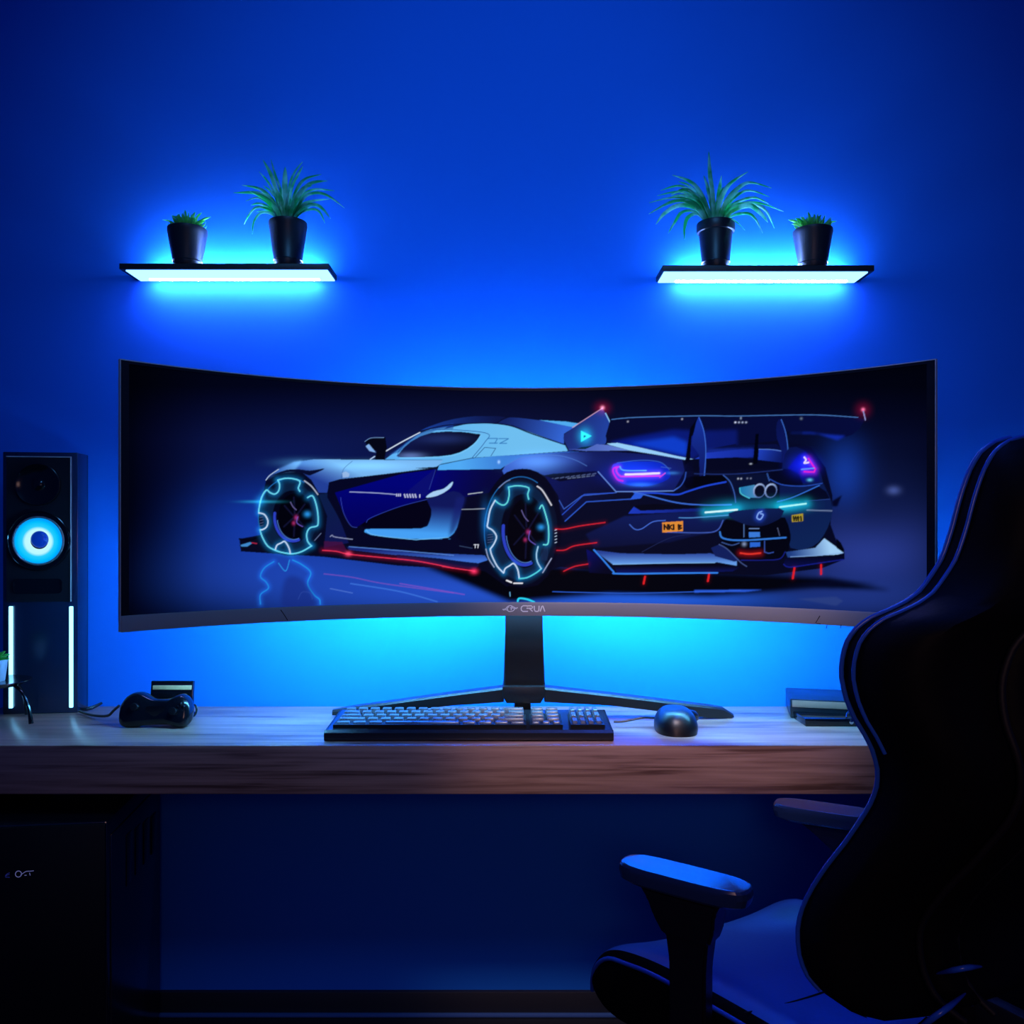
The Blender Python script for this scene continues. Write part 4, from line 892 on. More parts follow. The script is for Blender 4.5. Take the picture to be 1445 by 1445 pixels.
pp = thing('potted_herb', 'little green plant in a pale pot standing on the low black stand', 'potted plant', (at(-8, 960, PSD).x, PSD, DESK_Z + zt))
c0 = at(-8, 931, PSD)
zb = DESK_Z + zt - 0.0012
bm = bmesh.new(); lathe(bm, [(0.019, zb), (0.0195, zb + 0.002), (0.0245, c0.z - 0.002), (0.024, c0.z), (0.021, c0.z), (0.020, c0.z - 0.006), (0.001, c0.z - 0.006)], 32, Matrix.Translation((c0.x, PSD, 0))); obj('pot', bm, M['white_pot'], pp)
rnd = random.Random(4); bm = bmesh.new()
for kx in range(22):
    a = 2 * PI * kx * 0.382; tl = 0.35 + 0.95 * (kx / 22)
    dr = Vector((math.cos(a) * math.sin(tl), math.sin(a) * math.sin(tl), math.cos(tl))); st = Vector((c0.x, PSD, c0.z - 0.004)); ln = rnd.uniform(0.024, 0.034)
    blade(bm, [st, st + dr * ln * 0.4, st + dr * ln * 0.75 + Vector((0, 0, -0.001)), st + dr * ln + Vector((0, 0, -0.004))], 0.007)
o = obj('foliage', bm, M['succulent'], pp, smooth=70); solid(o, 0.0006)

# ------------------------------------------------------------------ game controller and the small box behind it
gd = 1.715
gc = thing('game_controller', 'glossy black wired game controller propped up on the desk next to the speaker', 'game controller', (at(216, 1028, gd).x, gd, DESK_Z), R_(-4))
kk = gd / FOC
def gp(x, y): return ((x - 216) * kk, (1028 - y) * kk)
out = [gp(*p) for p in [(164, 1006), (166, 996), (171, 988), (180, 982), (192, 981), (203, 986), (212, 989.5), (226, 990), (238, 988), (246, 984), (254, 983), (262, 988), (267, 996), (269, 1008), (268, 1019), (262, 1026), (250, 1026), (242, 1024), (226, 1024), (206, 1025), (196, 1027), (184, 1028), (172, 1027), (165, 1020)]]
out = [tuple(p) for p in catmull(out, 3, True)]
cxm = sum(p[0] for p in out) / len(out); czm = sum(p[1] for p in out) / len(out)
bm = bmesh.new()
rings = []
for s, yv in ((0.55, 0.020), (0.86, 0.018), (0.97, 0.011), (1.0, 0.002), (0.99, -0.007), (0.93, -0.014), (0.80, -0.0185), (0.45, -0.0205), (0.1, -0.021)):
    ring = []
    for x, z in out:
        px_, pz_ = cxm + (x - cxm) * s, czm + (z - czm) * s
        lobe = abs(px_ - cxm) / 0.075
        ring.append((px_, yv * (0.55 + 0.55 * min(1, lobe)) + 0.006 + pz_ * 0.25, pz_))
    rings.append(ring)
loft(bm, rings); zmin = min(v.co.z for v in bm.verts)
for v in bm.verts: v.co.z -= zmin
body = obj('body', bm, M['black_gloss'], gc, False, smooth=60)
for x, y in ((190, 999), (247, 1004)):
    cx_, cz_ = gp(x, y); bm = bmesh.new()
    lathe(bm, [(0.007, 0.0), (0.0055, 0.004), (0.0075, 0.009), (0.0075, 0.011), (0.005, 0.0118), (0.0005, 0.0105)], 24, Matrix.Translation((cx_, -0.008 + cz_ * 0.25, cz_)) @ Matrix.Rotation(R_(80), 4, 'X')); obj('thumbstick', bm, M['black_plastic'], gc, False)
for dx, dz in ((0, 0.006), (0.006, 0), (0, -0.006), (-0.006, 0)):
    cx_, cz_ = gp(256, 998); bm = bmesh.new(); lathe(bm, [(0.0028, 0.0), (0.0028, 0.003), (0.0018, 0.0042), (0.0003, 0.0045)], 16, Matrix.Translation((cx_ + dx, -0.008 + cz_ * 0.25, cz_ + dz)) @ Matrix.Rotation(R_(80), 4, 'X')); obj('button', bm, M['black_gloss'], gc, False)
bm = bmesh.new(); cx_, cz_ = gp(219, 1004); prism(bm, rrect(cx_ - 0.020, cz_ - 0.011, cx_ + 0.020, cz_ + 0.009, 0.005), -0.0085 + cz_ * 0.25, 0.0); obj('touch_pad', bm, M['black_gloss'], gc, False)
for sx in (-0.05, 0.047):
    bm = bmesh.new(); zq = 0.0565; prism(bm, rrect(sx - 0.013, zq - 0.008, sx + 0.013, zq + 0.003, 0.004), 0.012, 0.028); obj('trigger', bm, M['black_plastic'], gc, False)
bm = bmesh.new(); tube(bm, [at(168, 996, 1.735), at(160, 1003, 1.745), at(154, 1009, 1.76), at(145, 1010.5, 1.78), at(132, 1009.5, 1.80), at(122, 1007, 1.825), at(112, 1003.5, 1.845)], 0.0028, 8, 5)
for v in bm.verts: v.co.z = max(v.co.z, DESK_Z + 0.0003)
obj('cable', bm, M['black_plastic'], gc)

dk = thing('phone_dock', 'small upright glossy black dock with a pale top strip, right behind the game controller', 'dock', (at(240, 1010, 1.79).x, 1.79, DESK_Z))
q = 1.79 / FOC; hw = 30 * q; hh = (1017 - 963) * q
tilt = Matrix.Rotation(R_(-8), 4, 'X')
bm = bmesh.new(); box(bm, (-hw, 0, 0.004), (hw, 0.012, hh), 0.002, tilt); box(bm, (-hw * 0.92, -0.03, 0), (hw * 0.92, 0.04, 0.009), 0.003); obj('body', bm, M['black_gloss'], dk, False)
bm = bmesh.new(); box(bm, (-hw + 0.005, -0.002, hh - 0.0185), (hw - 0.003, 0.001, hh - 0.0095), 0.0008, tilt); tag(obj('strip', bm, M['warm_reflection'], dk, False), 'pale strip painted as a warm reflection')
bm = bmesh.new(); tube(bm, [(hw - 0.002, 0.01, 0.03), (hw + 0.006, 0.008, 0.028), (hw + 0.009, 0.006, 0.018), (hw + 0.005, 0.004, 0.008), (hw - 0.004, 0.0, 0.004)], 0.0022, 8, 5); obj('cable', bm, M['black_plastic'], dk, False)

# ------------------------------------------------------------------ keyboard
KF, KB = 1.602, 1.762
kx0, kx1 = (457 - CX) * KF / FOC, (866 - CX) * KF / FOC
kb = thing('keyboard', 'full size black keyboard with glossy keys lying in front of the monitor stand', 'keyboard', ((kx0 + kx1) / 2, KF, DESK_Z))
KW = (kx1 - kx0) / 2; KD = KB - KF
def ksurf(y): return 0.018 + (0.028 - 0.018) * y / KD          # top plane of the case
bm = bmesh.new()
prof = [(0.0, 0.003), (0.0, 0.016), (0.006, 0.0205), (0.012, ksurf(0.012)), (KD - 0.006, ksurf(KD)), (KD, 0.026), (KD, 0.003), (KD - 0.004, 0.0), (0.004, 0.0)]
loft(bm, [[(-KW + ins, min(max(y, ins), KD - ins), z if 0.001 < z else z) for y, z in prof] if s < 0 else [(KW - ins, min(max(y, ins), KD - ins), z) for y, z in prof] for s, ins in ((-1, 0.004), (-1, 0.0), (1, 0.0), (1, 0.004))])
obj('case', bm, M['keycase'], kb, False)
bm = bmesh.new()
for a, b2 in ((-KW + 0.012, KW * 0.40), (KW * 0.425, KW * 0.655), (KW * 0.71, KW - 0.014)):
    box(bm, (a, 0.024, ksurf(0.03) - 0.003), (b2, KD - 0.010, ksurf(KD) - 0.002))
    for v in bm.verts: pass
obj('key_well', bm, M['black_matte'], kb, False)
KEYS = {}
def key(x0, x1, y0, y1, h=0.0105):
    w_, d_ = x1 - x0 - 0.0042, y1 - y0 - 0.0095
    sig = (round(w_, 4), round(d_, 4), h)
    if sig not in KEYS:
        b = bmesh.new(); rg = []
        for s, t, z in ((1, 1, 0), (1, 1, 0.002), (0.84, 0.80, h - 0.001), (0.76, 0.70, h), (0.3, 0.3, h - 0.0007)):
            ex, ey = (w_ / 2) - (1 - s) * 0.016 / 2, d_ / 2 * t
            rg.append([(x, y + 0.0012 * (z > 0.005), z) for x, y in rrect(-ex, -ey, ex, ey, 0.0018, 3)])
        loft(b, rg); o = obj('key', b, M['key'], kb, False, smooth=30); KEYS[sig] = o.data
    else:
        o = bpy.data.objects.new('key', KEYS[sig]); COL.objects.link(o); o.parent = kb
    ym = (y0 + y1) / 2
    o.location = ((x0 + x1) / 2, ym, ksurf(ym) - 0.0015); o.rotation_euler = (math.atan2(0.010, KD) + random.uniform(-0.03, 0.03), random.uniform(-0.02, 0.02), 0)
rows = 5; yA, yB = 0.026, KD - 0.012; rh = (yB - yA) / rows
xa, xb = -KW + 0.014, KW * 0.395
lay = [[1.3, 1.3, 1.3, 6.2, 1.3, 1.3, 1.3, 1.3], [2.2] + [1] * 10 + [2.3], [1.7] + [1] * 11 + [1.8], [1.5] + [1] * 12 + [1.5], [1] * 13 + [2.0]]
for r_i, L in enumerate(lay):
    u = (xb - xa) / sum(L); x = xa
    for w in L:
        key(x, x + w * u, yA + r_i * rh, yA + (r_i + 1) * rh); x += w * u
na, nb = KW * 0.43, KW * 0.65
for r_i in range(5):
    n = 3 if r_i == 0 else 2
    for c in range(n): key(na + (nb - na) * c / n, na + (nb - na) * (c + 1) / n, yA + r_i * rh, yA + (r_i + 1) * rh)
pa, pb = KW * 0.715, KW - 0.016; rq = (yB - yA) / 3
for r_i in range(3):
    for c in range(4): key(pa + (pb - pa) * c / 4, pa + (pb - pa) * (c + 1) / 4, yA + r_i * rq, yA + (r_i + 1) * rq, 0.0125)

# ------------------------------------------------------------------ mouse
md_ = 1.69
ms = thing('computer_mouse', 'rounded glossy black mouse beside the keyboard, cable running to it', 'mouse', (at(953.5, 1040, md_).x, md_, DESK_Z))
bm = bmesh.new(); rings = []
hwm = 30.5 * 1.66 / FOC; hm = 0.0475
for i in range(11):
    z = hm * math.sin(i / 10 * PI / 2); f = math.cos(i / 10 * PI / 2) ** 0.62 if i < 10 else 0.02
    fw_ = (0.93 + 0.07 * math.sin(min(1, i / 3) * PI / 2)) * f if i < 10 else 0.02
    rings.append([(hwm * 1.03 * fw_ * math.copysign(abs(math.cos(a)) ** 0.8, math.cos(a)), (0.0 + 0.058 * math.copysign(abs(math.sin(a)) ** 0.85, math.sin(a))) * (0.94 * f + 0.06 * 0 + 0.02) + 0.006 * (i / 10), z) for a in [2 * PI * q_ / 36 for q_ in range(36)]])
loft(bm, rings); obj('shell', bm, M['mouse'], ms, False, smooth=60)
bm = bmesh.new(); lathe(bm, [(0.0065, -0.004), (0.008, -0.002), (0.008, 0.002), (0.0065, 0.004)], 24, Matrix.Translation((-0.004, 0.030, hm - 0.011)) @ Matrix.Rotation(R_(90), 4, 'Y')); obj('scroll_wheel', bm, M['black_plastic'], ms, False)
bm = bmesh.new()
tube(bm, [(hwm * 0.55, 0.02, 0.030), (hwm * 0.95, 0.035, 0.024), (hwm * 1.12, 0.05, 0.016), (hwm * 1.05, 0.058, 0.008)], [0.008, 0.010, 0.010, 0.007], 10, 5); obj('side_grip', bm, M['black_plastic'], ms, False, smooth=60)
bm = bmesh.new(); tube(bm, [at(928, 1013, 1.70), at(920, 1013, 1.71), at(908, 1012.5, 1.72), at(895, 1015, 1.72), at(880, 1018, 1.72), at(866, 1018.5, 1.72)], 0.0022, 8, 5)
for v in bm.verts: v.co.z = max(v.co.z, DESK_Z + 0.0002)
obj('cable', bm, M['black_plastic'], ms)

# ------------------------------------------------------------------ box and slab device at the right
bd = 1.80; q = bd / FOC
bx = thing('media_box', 'flat dark media box on the desk between the monitor foot and the chair', 'media box', (at(1115, 1015, bd).x, bd, DESK_Z), R_(-14))
hb = 0.042
bm = bmesh.new(); box(bm, (0.0, 0.0, 0.002), (0.26, 0.135, hb), 0.0025)
for v in bm.verts: v.co.y -= v.co.x * 0.0
obj('casing', bm, mat('blue_black_satin_casing', (0.008, 0.009, 0.014), 0.3, spec=0.6, noise=0.04), bx, False)
bm = bmesh.new(); box(bm, (0.004, -0.0015, hb - 0.017), (0.256, 0.002, hb - 0.003), 0.0006); tag(obj('front_strip', bm, mat('bronze_strip', (0.34, 0.14, 0.10), 0.45, noise=0.04), bx, False), 'brownish front strip')
dd = 1.725; q = dd / FOC
sl = thing('slab_device', 'slim glossy black device lying in front of the media box', 'device', (at(1138, 1027, dd).x, dd, DESK_Z))
bm = bmesh.new(); prism(bm, [(0.0, 0.0), (0.16, 0.0), (0.16, 0.016), (-0.002, 0.016), (-0.003, 0.012)], 0.0, 0.075, bevel=0.002); obj('body', bm, M['black_gloss'], sl, False)
bm = bmesh.new(); tube(bm, [(0.083, 0.004, 0.018), (0.087, 0.010, 0.025), (0.095, 0.012, 0.027), (0.101, 0.008, 0.021), (0.103, 0.004, 0.016)], 0.0022, 8, 4); lathe(bm, [(0.0045, 0.0), (0.0045, 0.003), (0.0005, 0.004)], 16, Matrix.Translation((0.09, -0.001, 0.010)) @ Matrix.Rotation(R_(90), 4, 'X')); tag(obj('clasp', bm, M['chrome'], sl, False), 'shiny metal clasp')

# ------------------------------------------------------------------ PC tower under the desk
td = 1.56; q = td / FOC
pc = thing('computer_tower', 'big black computer tower under the desk below the speaker', 'computer', (at(150, 1160, td).x, td, 0), R_(7))
TH = EYE - (1160 - HORIZON) * q
bm = bmesh.new(); box(bm, (-0.24, 0.006, 0.012), (0.0, 0.345, TH), 0.006); obj('case', bm, M['tower'], pc, False)
bm = bmesh.new(); box(bm, (-0.238, 0.0, 0.014), (-0.002, 0.008, TH - 0.003), 0.003); fp = obj('front_panel', bm, M['black_matte'], pc, False)
bm = bmesh.new(); box(bm, (-0.001, 0.02, 0.04), (0.003, 0.33, TH - 0.03), 0.0015); spn = obj('side_panel', bm, M['tower'], pc, False)
for k_ in range(4):
    bm = bmesh.new(); y0 = 0.10 + k_ * 0.055; box(bm, (0.002, y0, TH - 0.16), (0.005, y0 + 0.035, TH - 0.06 - k_ * 0.006), 0.0012); obj('vent', bm, M['black_gloss'], spn, False)
for x in (-0.22, -0.03):
    for y in (0.03, 0.31):
        bm = bmesh.new(); lathe(bm, [(0.012, 0.0), (0.014, 0.004), (0.014, 0.014)], 16, Matrix.Translation((x, y, 0))); obj('foot', bm, M['black_matte'], pc, False)
def tp(x, y): return Vector(((x - 150) * q, -0.0006, TH - (y - 1160) * q))
bm = bmesh.new(); ow = frame_of(0, 1200, 18.06)
strip2d(bm, [tp(33.6 + 4.0 * math.cos(a), 1227.5 + 4.2 * math.sin(a)) .xz for a in [R_(10 + 345 * k_ / 20) for k_ in range(21)]], 0.0013, lambda x, z: Vector((x, -0.0006, z)))
for pts in (ow(660, 520, 720, 480, 790, 440, 900, 438, 970, 432), ow(750, 538, 800, 535), ow(870, 480, 885, 545)):
    strip2d(bm, [tp(*p).xz for p in pts], 0.0012, lambda x, z: Vector((x, -0.0006, z)), 4 if len(pts) > 2 else 0)
tag(obj('lettering', bm, mat('faint_blue_lit_print', (0.3, 0.3, 0.55), 0.5, noise=0.02, emit=(0.16, 0.17, 0.42), estr=0.5), fp, False, smooth=0), 'faint pale symbol lettering')
bm = bmesh.new()
for pts in (ow(400, 455, 340, 480, 300, 520), ow(395, 500, 340, 510, 290, 545), ow(400, 570, 330, 560, 300, 570)): strip2d(bm, [tp(*p).xz for p in pts], 0.0012, lambda x, z: Vector((x, -0.0006, z)), 4)
tag(obj('emblem', bm, mat('dim_blue_lit_print', (0.05, 0.06, 0.3), 0.5, noise=0.02, emit=(0.01, 0.015, 0.12), estr=0.6), fp, False, smooth=0), 'faint blue emblem')

# ------------------------------------------------------------------ gaming chair
CQ = 0.87
CH = Vector((0.422, 1.336, 0)); CYAW = R_(118 - 90)
ch = thing('gaming_chair', 'large black high-backed gaming chair turned towards the desk, its side and back to us', 'chair', CH, CYAW)
cmi = tmat(ch).inverted()
f_ = Vector((math.cos(R_(118)), math.sin(R_(118)))); r_ = Vector((f_.y, -f_.x))
# left edge of the backrest: (picture x, y, half width); front position follows from the ray
edge = [(1425, 618, .085), (1400, 625, .115), (1380, 640, .135), (1365, 664, .148), (1357, 690, .155), (1348, 715, .16), (1343, 740, .163), (1335, 765, .168), (1325, 790, .175), (1312, 812, .188), (1295, 835, .205), (1275, 850, .224), (1250, 862, .245), (1225, 872, .262),
        (1205, 887, .275), (1192, 905, .282), (1185, 930, .285), (1184, 955, .284), (1190, 985, .278), (1203, 1012, .27), (1218, 1035, .26), (1230, 1058, .25), (1237, 1085, .24), (1236, 1110, .235), (1228, 1135, .234), (1212, 1160, .235), (1190, 1190, .238),
        (1165, 1220, .244), (1142, 1250, .25), (1128, 1280, .256), (1122, 1310, .26), (1124, 1345, .26), (1135, 1375, .255), (1155, 1397, .245), (1180, 1414, .23), (1210, 1428, .20)]
prof = []
for x, y, l in edge:
    l *= CQ
    k_ = (x - CX) / FOC
    b_ = (k_ * (CH.y - l * r_.y) - CH.x + l * r_.x) / (f_.x - k_ * f_.y)
    d_ = CH.y + b_ * f_.y - l * r_.y
    prof.append((l, b_, EYE - (y - HORIZON) * d_ / FOC))
bs = [p[1] for p in prof]; bs = [sum(bs[max(0, i - 1):i + 2]) / len(bs[max(0, i - 1):i + 2]) for i in range(len(bs))]
prof = [(l, b_, z) for (l, _, z), b_ in zip(prof, bs)]
bm = bmesh.new(); rings = []
z_top, z_bot = prof[0][2], prof[-1][2]
for i, (l, b_, z) in enumerate(prof):
    s = (z_top - z) / (z_top - z_bot)
    th = 0.075 + 0.025 * math.sin(PI * min(1, s * 1.2)); th *= min(1, 0.45 + i * 0.12) * min(1, 0.5 + (len(prof) - 1 - i) * 0.12)
    cb = 0.022 * min(1, i * 0.15)                                      # rear crown in the middle
    half = [(-l, b_ - 0.010), (-l + 0.004, b_ + 0.002), (-l + 0.016, b_ + 0.004), (-l + 0.04, b_ - 0.010), (-l * 0.55, b_ - 0.035), (-l * 0.25, b_ - 0.04)]
    rear = [(-l * 0.25, b_ - th - cb), (-l * 0.55, b_ - th - cb * 0.7), (-l + 0.035, b_ - th - 0.002), (-l + 0.012, b_ - th + 0.006), (-l + 0.001, b_ - th + 0.022), (-l - 0.001, b_ - th * 0.5)]
    ring = half + [(-x, y) for x, y in reversed(half)] + [(-x, y) for x, y in reversed(rear)] + rear
    rings.append([(x, y, z) for x, y in ring])
loft(bm, rings); obj('backrest', bm, M['leather'], ch, False, smooth=50)
for nm, off, rr in (('piping', -0.001, 0.0028), ('piping', -0.019, 0.0024)):
    for sgn in (-1, 1):
        pts = [(sgn * (l + 0.0005 - (0.002 if off > -0.01 else 0)), b_ + off, z) for l, b_, z in prof[:(-2 if off > -0.01 else 22)]]
        bm = bmesh.new(); tube(bm, pts, rr, 8, 2); obj(nm, bm, M['piping'], ch, False, smooth=60)
# shaped rear shell with raised rims
def rear(sv, u):
    """point on the rear face: sv row index 0..n-1, u = share of the half width"""
    i = min(int(sv), len(prof) - 2); t_ = sv - i
    l, b_, z = [prof[i][k_] * (1 - t_) + prof[i + 1][k_] * t_ for k_ in range(3)]
    s = (z_top - z) / (z_top - z_bot); th = 0.075 + 0.025 * math.sin(PI * min(1, s * 1.2))
    au = abs(u)
    cr = 0.022 * (1 if au < 0.25 else 0.7 + 0.3 * (0.55 - au) / 0.3 if au < 0.55 else 0.7 * max(0, (0.86 - au) / 0.31))
    return Vector((u * l, b_ - th - cr, z))
bm = bmesh.new(); rg = []
for i in range(13, 34):
    u_ = 0.50 + 0.12 * math.sin((i - 13) / 20 * PI)
    ins = [rear(i, -u_ + 2 * u_ * k_ / 10) + Vector((0, -0.010 + 0.010 * abs(k_ / 5 - 1) ** 6, 0)) for k_ in range(11)]
    rg.append(ins)
loft(bm, rg, closed=False, caps=False); o = obj('back_shell', bm, M['leather'], ch, False); solid(o, 0.004)
for u_ in (-0.62, -0.36, 0.36, 0.62):
    bm = bmesh.new(); tube(bm, [rear(i, u_ * (0.85 + 0.2 * math.sin((i - 12) / 22 * PI))) + Vector((0, -0.008, 0)) for i in range(13, 35)], 0.004, 8, 2); obj('rib', bm, M['black_matte'], ch, False, smooth=60)
# seat
bm = bmesh.new(); rings = []; ZS = 0.430
st_ = [(-0.216, 0.157), (-0.184, 0.171), (-0.092, 0.18), (0.0, 0.194), (0.07, 0.207), (0.12, 0.218), (0.155, 0.224), (0.185, 0.226), (0.205, 0.222), (0.218, 0.214), (0.224, 0.204)]
def seat_top(y): return ZS - 0.030 * max(0, (y - 0.05) / 0.17) ** 2
for j, (y, l) in enumerate(st_):
    full_t, full_b = seat_top(y), ZS - 0.115 - 0.03 * max(0, (y + 0.05) / 0.27)
    mid = (full_t + full_b) / 2
    e_ = max(0, (y - 0.14) / 0.0845); sq = math.sqrt(max(0.02, 1 - e_ * e_)) if e_ < 1 else 0.14
    zt_ = mid + (full_t - mid) * sq; bot = mid + (full_b - mid) * sq
    q_ = 0.022 * sq
    rings.append([(-l, y, mid), (-l + 0.003, y, zt_ - q_), (-l + 0.018, y, zt_ + 0.002), (-l + 0.05, y, zt_ + 0.004), (-l * 0.55, y, zt_ - 0.008), (0, y, zt_ - 0.012), (l * 0.55, y, zt_ - 0.008), (l - 0.05, y, zt_ + 0.004), (l - 0.018, y, zt_ + 0.002), (l - 0.003, y, zt_ - q_), (l, y, mid), (l - 0.01, y, bot + 0.01), (l - 0.04, y, bot), (-l + 0.04, y, bot), (-l + 0.01, y, bot + 0.01)])
loft(bm, rings); seat = obj('seat', bm, M['leather'], ch, False, smooth=50)
md2 = seat.modifiers.new('soft', 'SUBSURF'); md2.levels = 2; md2.render_levels = 2
for sgn in (-1, 1):
    pts = []
    for y, l in st_[:-1]:
        pts.append((sgn * (l - 0.005), y, seat_top(y) - 0.014 - 0.05 * max(0, (y - 0.155) / 0.055) ** 2))
    bm = bmesh.new(); tube(bm, pts, 0.0035, 8, 3); obj('piping', bm, M['piping'], ch, False, smooth=60)
seat.data.materials.append(M['blue_lit_seat_leather'])
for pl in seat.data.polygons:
    if pl.normal.z > 0.55 and pl.center.y < 0.2: pl.material_index = 1  # upward faces take the blue-lit copy of the leather
bm = bmesh.new(); pts = [(x / 10 * 0.17, -0.10, ZS - 0.0095 + 0.010 * (abs(x) / 10) ** 2.2) for x in range(-10, 11)]; tube(bm, pts, 0.0013, 6); obj('seam', bm, M['black_matte'], ch, False)
# right-hand bolster beside the backrest
bm = bmesh.new(); tube(bm, [(0.175, -0.16, ZS - 0.01), (0.18, -0.08, ZS + 0.012), (0.188, 0.0, ZS + 0.018), (0.195, 0.06, ZS + 0.004), (0.20, 0.11, ZS - 0.02)], [0.02, 0.034, 0.038, 0.03, 0.012], 14, 4); obj('seat_bolster', bm, M['blue_lit_seat_leather'], ch, False, smooth=70)
# armrests: pad outline from four corners in the room
def armrest(front, back, w, zt, post, label):
    ax = (back - front); ax.z = 0; L = ax.length; ax.normalize(); sd = Vector((-ax.y, ax.x, 0))
    if sd.y < 0: sd = -sd
    mid = (front + back) / 2; mid.z = 0
    n = 28; outl = []
    for k_ in range(n):
        a = 2 * PI * k_ / n; e = 0.5
        outl.append(mid + ax * (L / 2 * math.copysign(abs(math.cos(a)) ** e, math.cos(a))) + sd * (w / 2 * math.copysign(abs(math.sin(a)) ** 0.62, math.sin(a))))
    bm = bmesh.new()
    loft(bm, [[mid + (p - mid) * s + Vector((0, 0, z)) for p in outl] for s, z in ((0.86, zt - 0.026), (0.97, zt - 0.022), (1.0, zt - 0.012), (0.99, zt - 0.004), (0.96, zt - 0.0006), (0.93, zt))])
    pad = obj('armrest_pad', bm, M['pad'], ch, smooth=14)
    bm = bmesh.new()
    loft(bm, [[Vector((post.x, post.y, 0)) + (ax * a + sd * b) + Vector((0, 0, z)) for a, b in ((-A_, -B_), (A_, -B_), (A_, B_), (-A_, B_))] for A_, B_, z in ((0.026, 0.014, 0.30), (0.027, 0.015, zt - 0.12), (0.032, 0.018, zt - 0.075))])
    bmesh.ops.bevel(bm, geom=list(bm.edges), offset=0.004, segments=2, affect='EDGES')
    obj('armrest_post', bm, M['black_plastic'], ch)
    bm = bmesh.new()
    pc_ = Vector((post.x, post.y, 0))
    loft(bm, [[c + ax * (sa * A_) + sd * (sb * B_) + Vector((0, 0, z)) for sa, sb in ((-1, -1), (1, -1), (1, 1), (-1, 1))] for c, A_, B_, z in ((pc_, 0.034, 0.020, zt - 0.085), (pc_.lerp(mid, 0.3), 0.045, 0.022, zt - 0.062), (pc_.lerp(mid, 0.6), 0.050, 0.024, zt - 0.040), (pc_.lerp(mid, 0.8), 0.060, 0.025, zt - 0.024))])
    bmesh.ops.bevel(bm, geom=list(bm.edges), offset=0.004, segments=2, affect='EDGES')
    obj('armrest_bracket', bm, M['black_plastic'], ch)
    bm = bmesh.new(); rt_ = CH.copy(); root = pc_.lerp(rt_, 0.45)
    tube(bm, [Vector((post.x, post.y, 0.31)), pc_.lerp(rt_, 0.2) + Vector((0, 0, 0.305)), root + Vector((0, 0, 0.315))], 0.016, 10); obj('armrest_support', bm, M['black_plastic'], ch)
ZA = EYE - 0.47
armrest(Vector((0.160, 1.236, 0)), Vector((0.316, 1.122, 0)), 0.060, ZA, Vector((0.246, 1.170, 0)), '')
armrest(Vector((0.459, 1.494, 0)), Vector((0.622, 1.410, 0)), 0.060, ZA + 0.001, Vector((0.60, 1.43, 0)), '')
# reclining lever, column and star base (below the frame)
for pts_ in ([at(1322, 1374, 0.975), at(1345, 1369, 0.935), at(1368, 1365, 0.93), at(1385, 1364, 0.96)], [at(1285, 1462, 0.95), at(1312, 1440, 0.90), at(1340, 1420, 0.90), at(1362, 1402, 0.96)]):
    bm = bmesh.new(); tube(bm, pts_, [0.001, 0.0032, 0.0032, 0.001], 8, 4); obj('blue_glint', bm, M['piping'], ch, smooth=60)  # unattached blue slivers standing in for glints on the chair
bm = bmesh.new(); tube(bm, [(0.18, -0.18, 0.36), (0.23, -0.20, 0.37), (0.24, -0.28, 0.395), (0.235, -0.33, 0.41)], [0.008, 0.009, 0.011, 0.007], 10, 4); obj('recline_lever', bm, M['black_gloss'], ch, False, smooth=60)
bm = bmesh.new(); box(bm, (-0.12, -0.14, 0.295), (0.12, 0.12, 0.345), 0.008); box(bm, (-0.18, -0.215, 0.31), (0.18, -0.13, 0.36), 0.008); obj('tilt_mechanism', bm, M['black_matte'], ch, False)
for sx in (-1, 1):
    bm = bmesh.new(); box(bm, (sx * 0.17 - 0.012, -0.31, 0.32), (sx * 0.17 + 0.012, -0.13, 0.43), 0.006); obj('back_bracket', bm, M['black_matte'], ch, False)
bm = bmesh.new(); lathe(bm, [(0.03, 0.06), (0.03, 0.15), (0.02, 0.152), (0.02, 0.30)], 24); obj('gas_column', bm, M['black_gloss'], ch, False)
for k_ in range(5):
    a = 2 * PI * k_ / 5 + 0.3; e = Vector((math.cos(a), math.sin(a), 0))
    bm = bmesh.new(); tube(bm, [e * 0.02 + Vector((0, 0, 0.085)), e * 0.15 + Vector((0, 0, 0.08)), e * 0.28 + Vector((0, 0, 0.062))], [0.028, 0.022, 0.014], 10, 4); leg_o = obj('base_leg', bm, M['black_plastic'], ch, False)
    bm = bmesh.new(); n_ = Vector((-e.y, e.x, 0))
    lathe(bm, [(0.022, -0.02), (0.027, -0.016), (0.027, 0.016), (0.022, 0.02)], 20, Matrix.Translation(e * 0.28 + Vector((0, 0, 0.027))) @ n_.to_track_quat('Z', 'Y').to_matrix().to_4x4()); obj('caster', bm, M['black_matte'], ch, False)

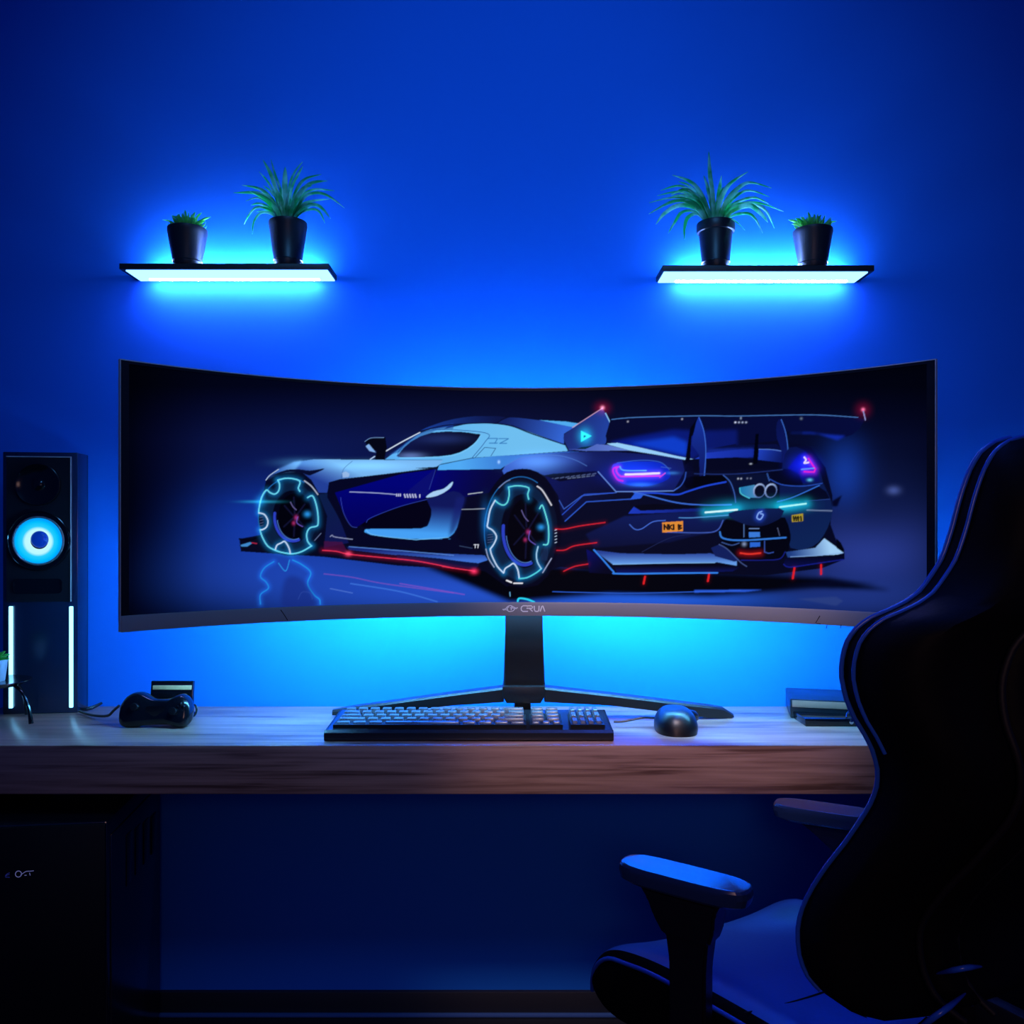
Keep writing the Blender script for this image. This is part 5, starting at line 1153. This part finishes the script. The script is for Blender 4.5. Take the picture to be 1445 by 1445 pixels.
# ------------------------------------------------------------------ light
def area(name, loc, target, size, power, col, size_y=None, spread=None):
    l = bpy.data.lights.new(name, 'AREA'); l.energy = power; l.color = col; l.size = size
    if size_y: l.shape = 'RECTANGLE'; l.size_y = size_y
    if spread: l.spread = R_(spread)
    o = bpy.data.objects.new(name, l); COL.objects.link(o); o.location = loc
    o.rotation_euler = (Vector(target) - Vector(loc)).to_track_quat('-Z', 'Y').to_euler()
    return o
def spot(name, loc, target, power, col, ang, blend, rad=0.1):
    l = bpy.data.lights.new(name, 'SPOT'); l.energy = power; l.color = col; l.spot_size = R_(ang); l.spot_blend = blend; l.shadow_soft_size = rad
    o = bpy.data.objects.new(name, l); COL.objects.link(o); o.location = loc
    o.rotation_euler = (Vector(target) - Vector(loc)).to_track_quat('-Z', 'Y').to_euler()
    return o
spot('wall_fill_spot', (0.0, 0.1, 2.75), (0.0, WALL_Y, 1.62), 66, (0.10, 0.41, 1.0), 78, 1.0, 0.25)  # unseen fill lamp that tints the upper wall blue
area('warm_room_lamp', (0.05, -0.5, 1.3), (0.65, 1.6, 0.75), 0.35, 1.2, (1.0, 0.56, 0.50), spread=110)
spot('warm_desk_spot', (0.20, 0.5, 2.2), (0.27, 1.68, 0.69), 60, (1.0, 0.70, 0.62), 27, 0.6, 0.08)
spot('seat_fill_spot', (0.42, 1.35, 2.75), (0.42, 1.35, 0.0), 52, (0.03, 0.12, 1.0), 46, 0.7, 0.12)  # added blue fill over seat and armrests, no visible fixture
w = bpy.data.worlds.new('dim_blue_room'); scene.world = w; w.use_nodes = True
w.node_tree.nodes['Background'].inputs['Color'].default_value = (0.0, 0.008, 0.10, 1); w.node_tree.nodes['Background'].inputs['Strength'].default_value = 0.9

# ------------------------------------------------------------------ camera
cam = bpy.data.cameras.new('camera'); co = bpy.data.objects.new('camera', cam); COL.objects.link(co)
co.location = (0, 0, EYE); co.rotation_euler = (R_(90), 0, 0)
cam.sensor_width = 36; cam.lens = 36 * FOC / 1445; cam.shift_y = (HORIZON - 722.5) / 1445; cam.clip_start = 0.02
scene.camera = co
vs = scene.view_settings
vs.view_transform = 'Standard'; vs.look = 'None'; vs.exposure = 0; vs.gamma = 1; vs.use_curve_mapping = False
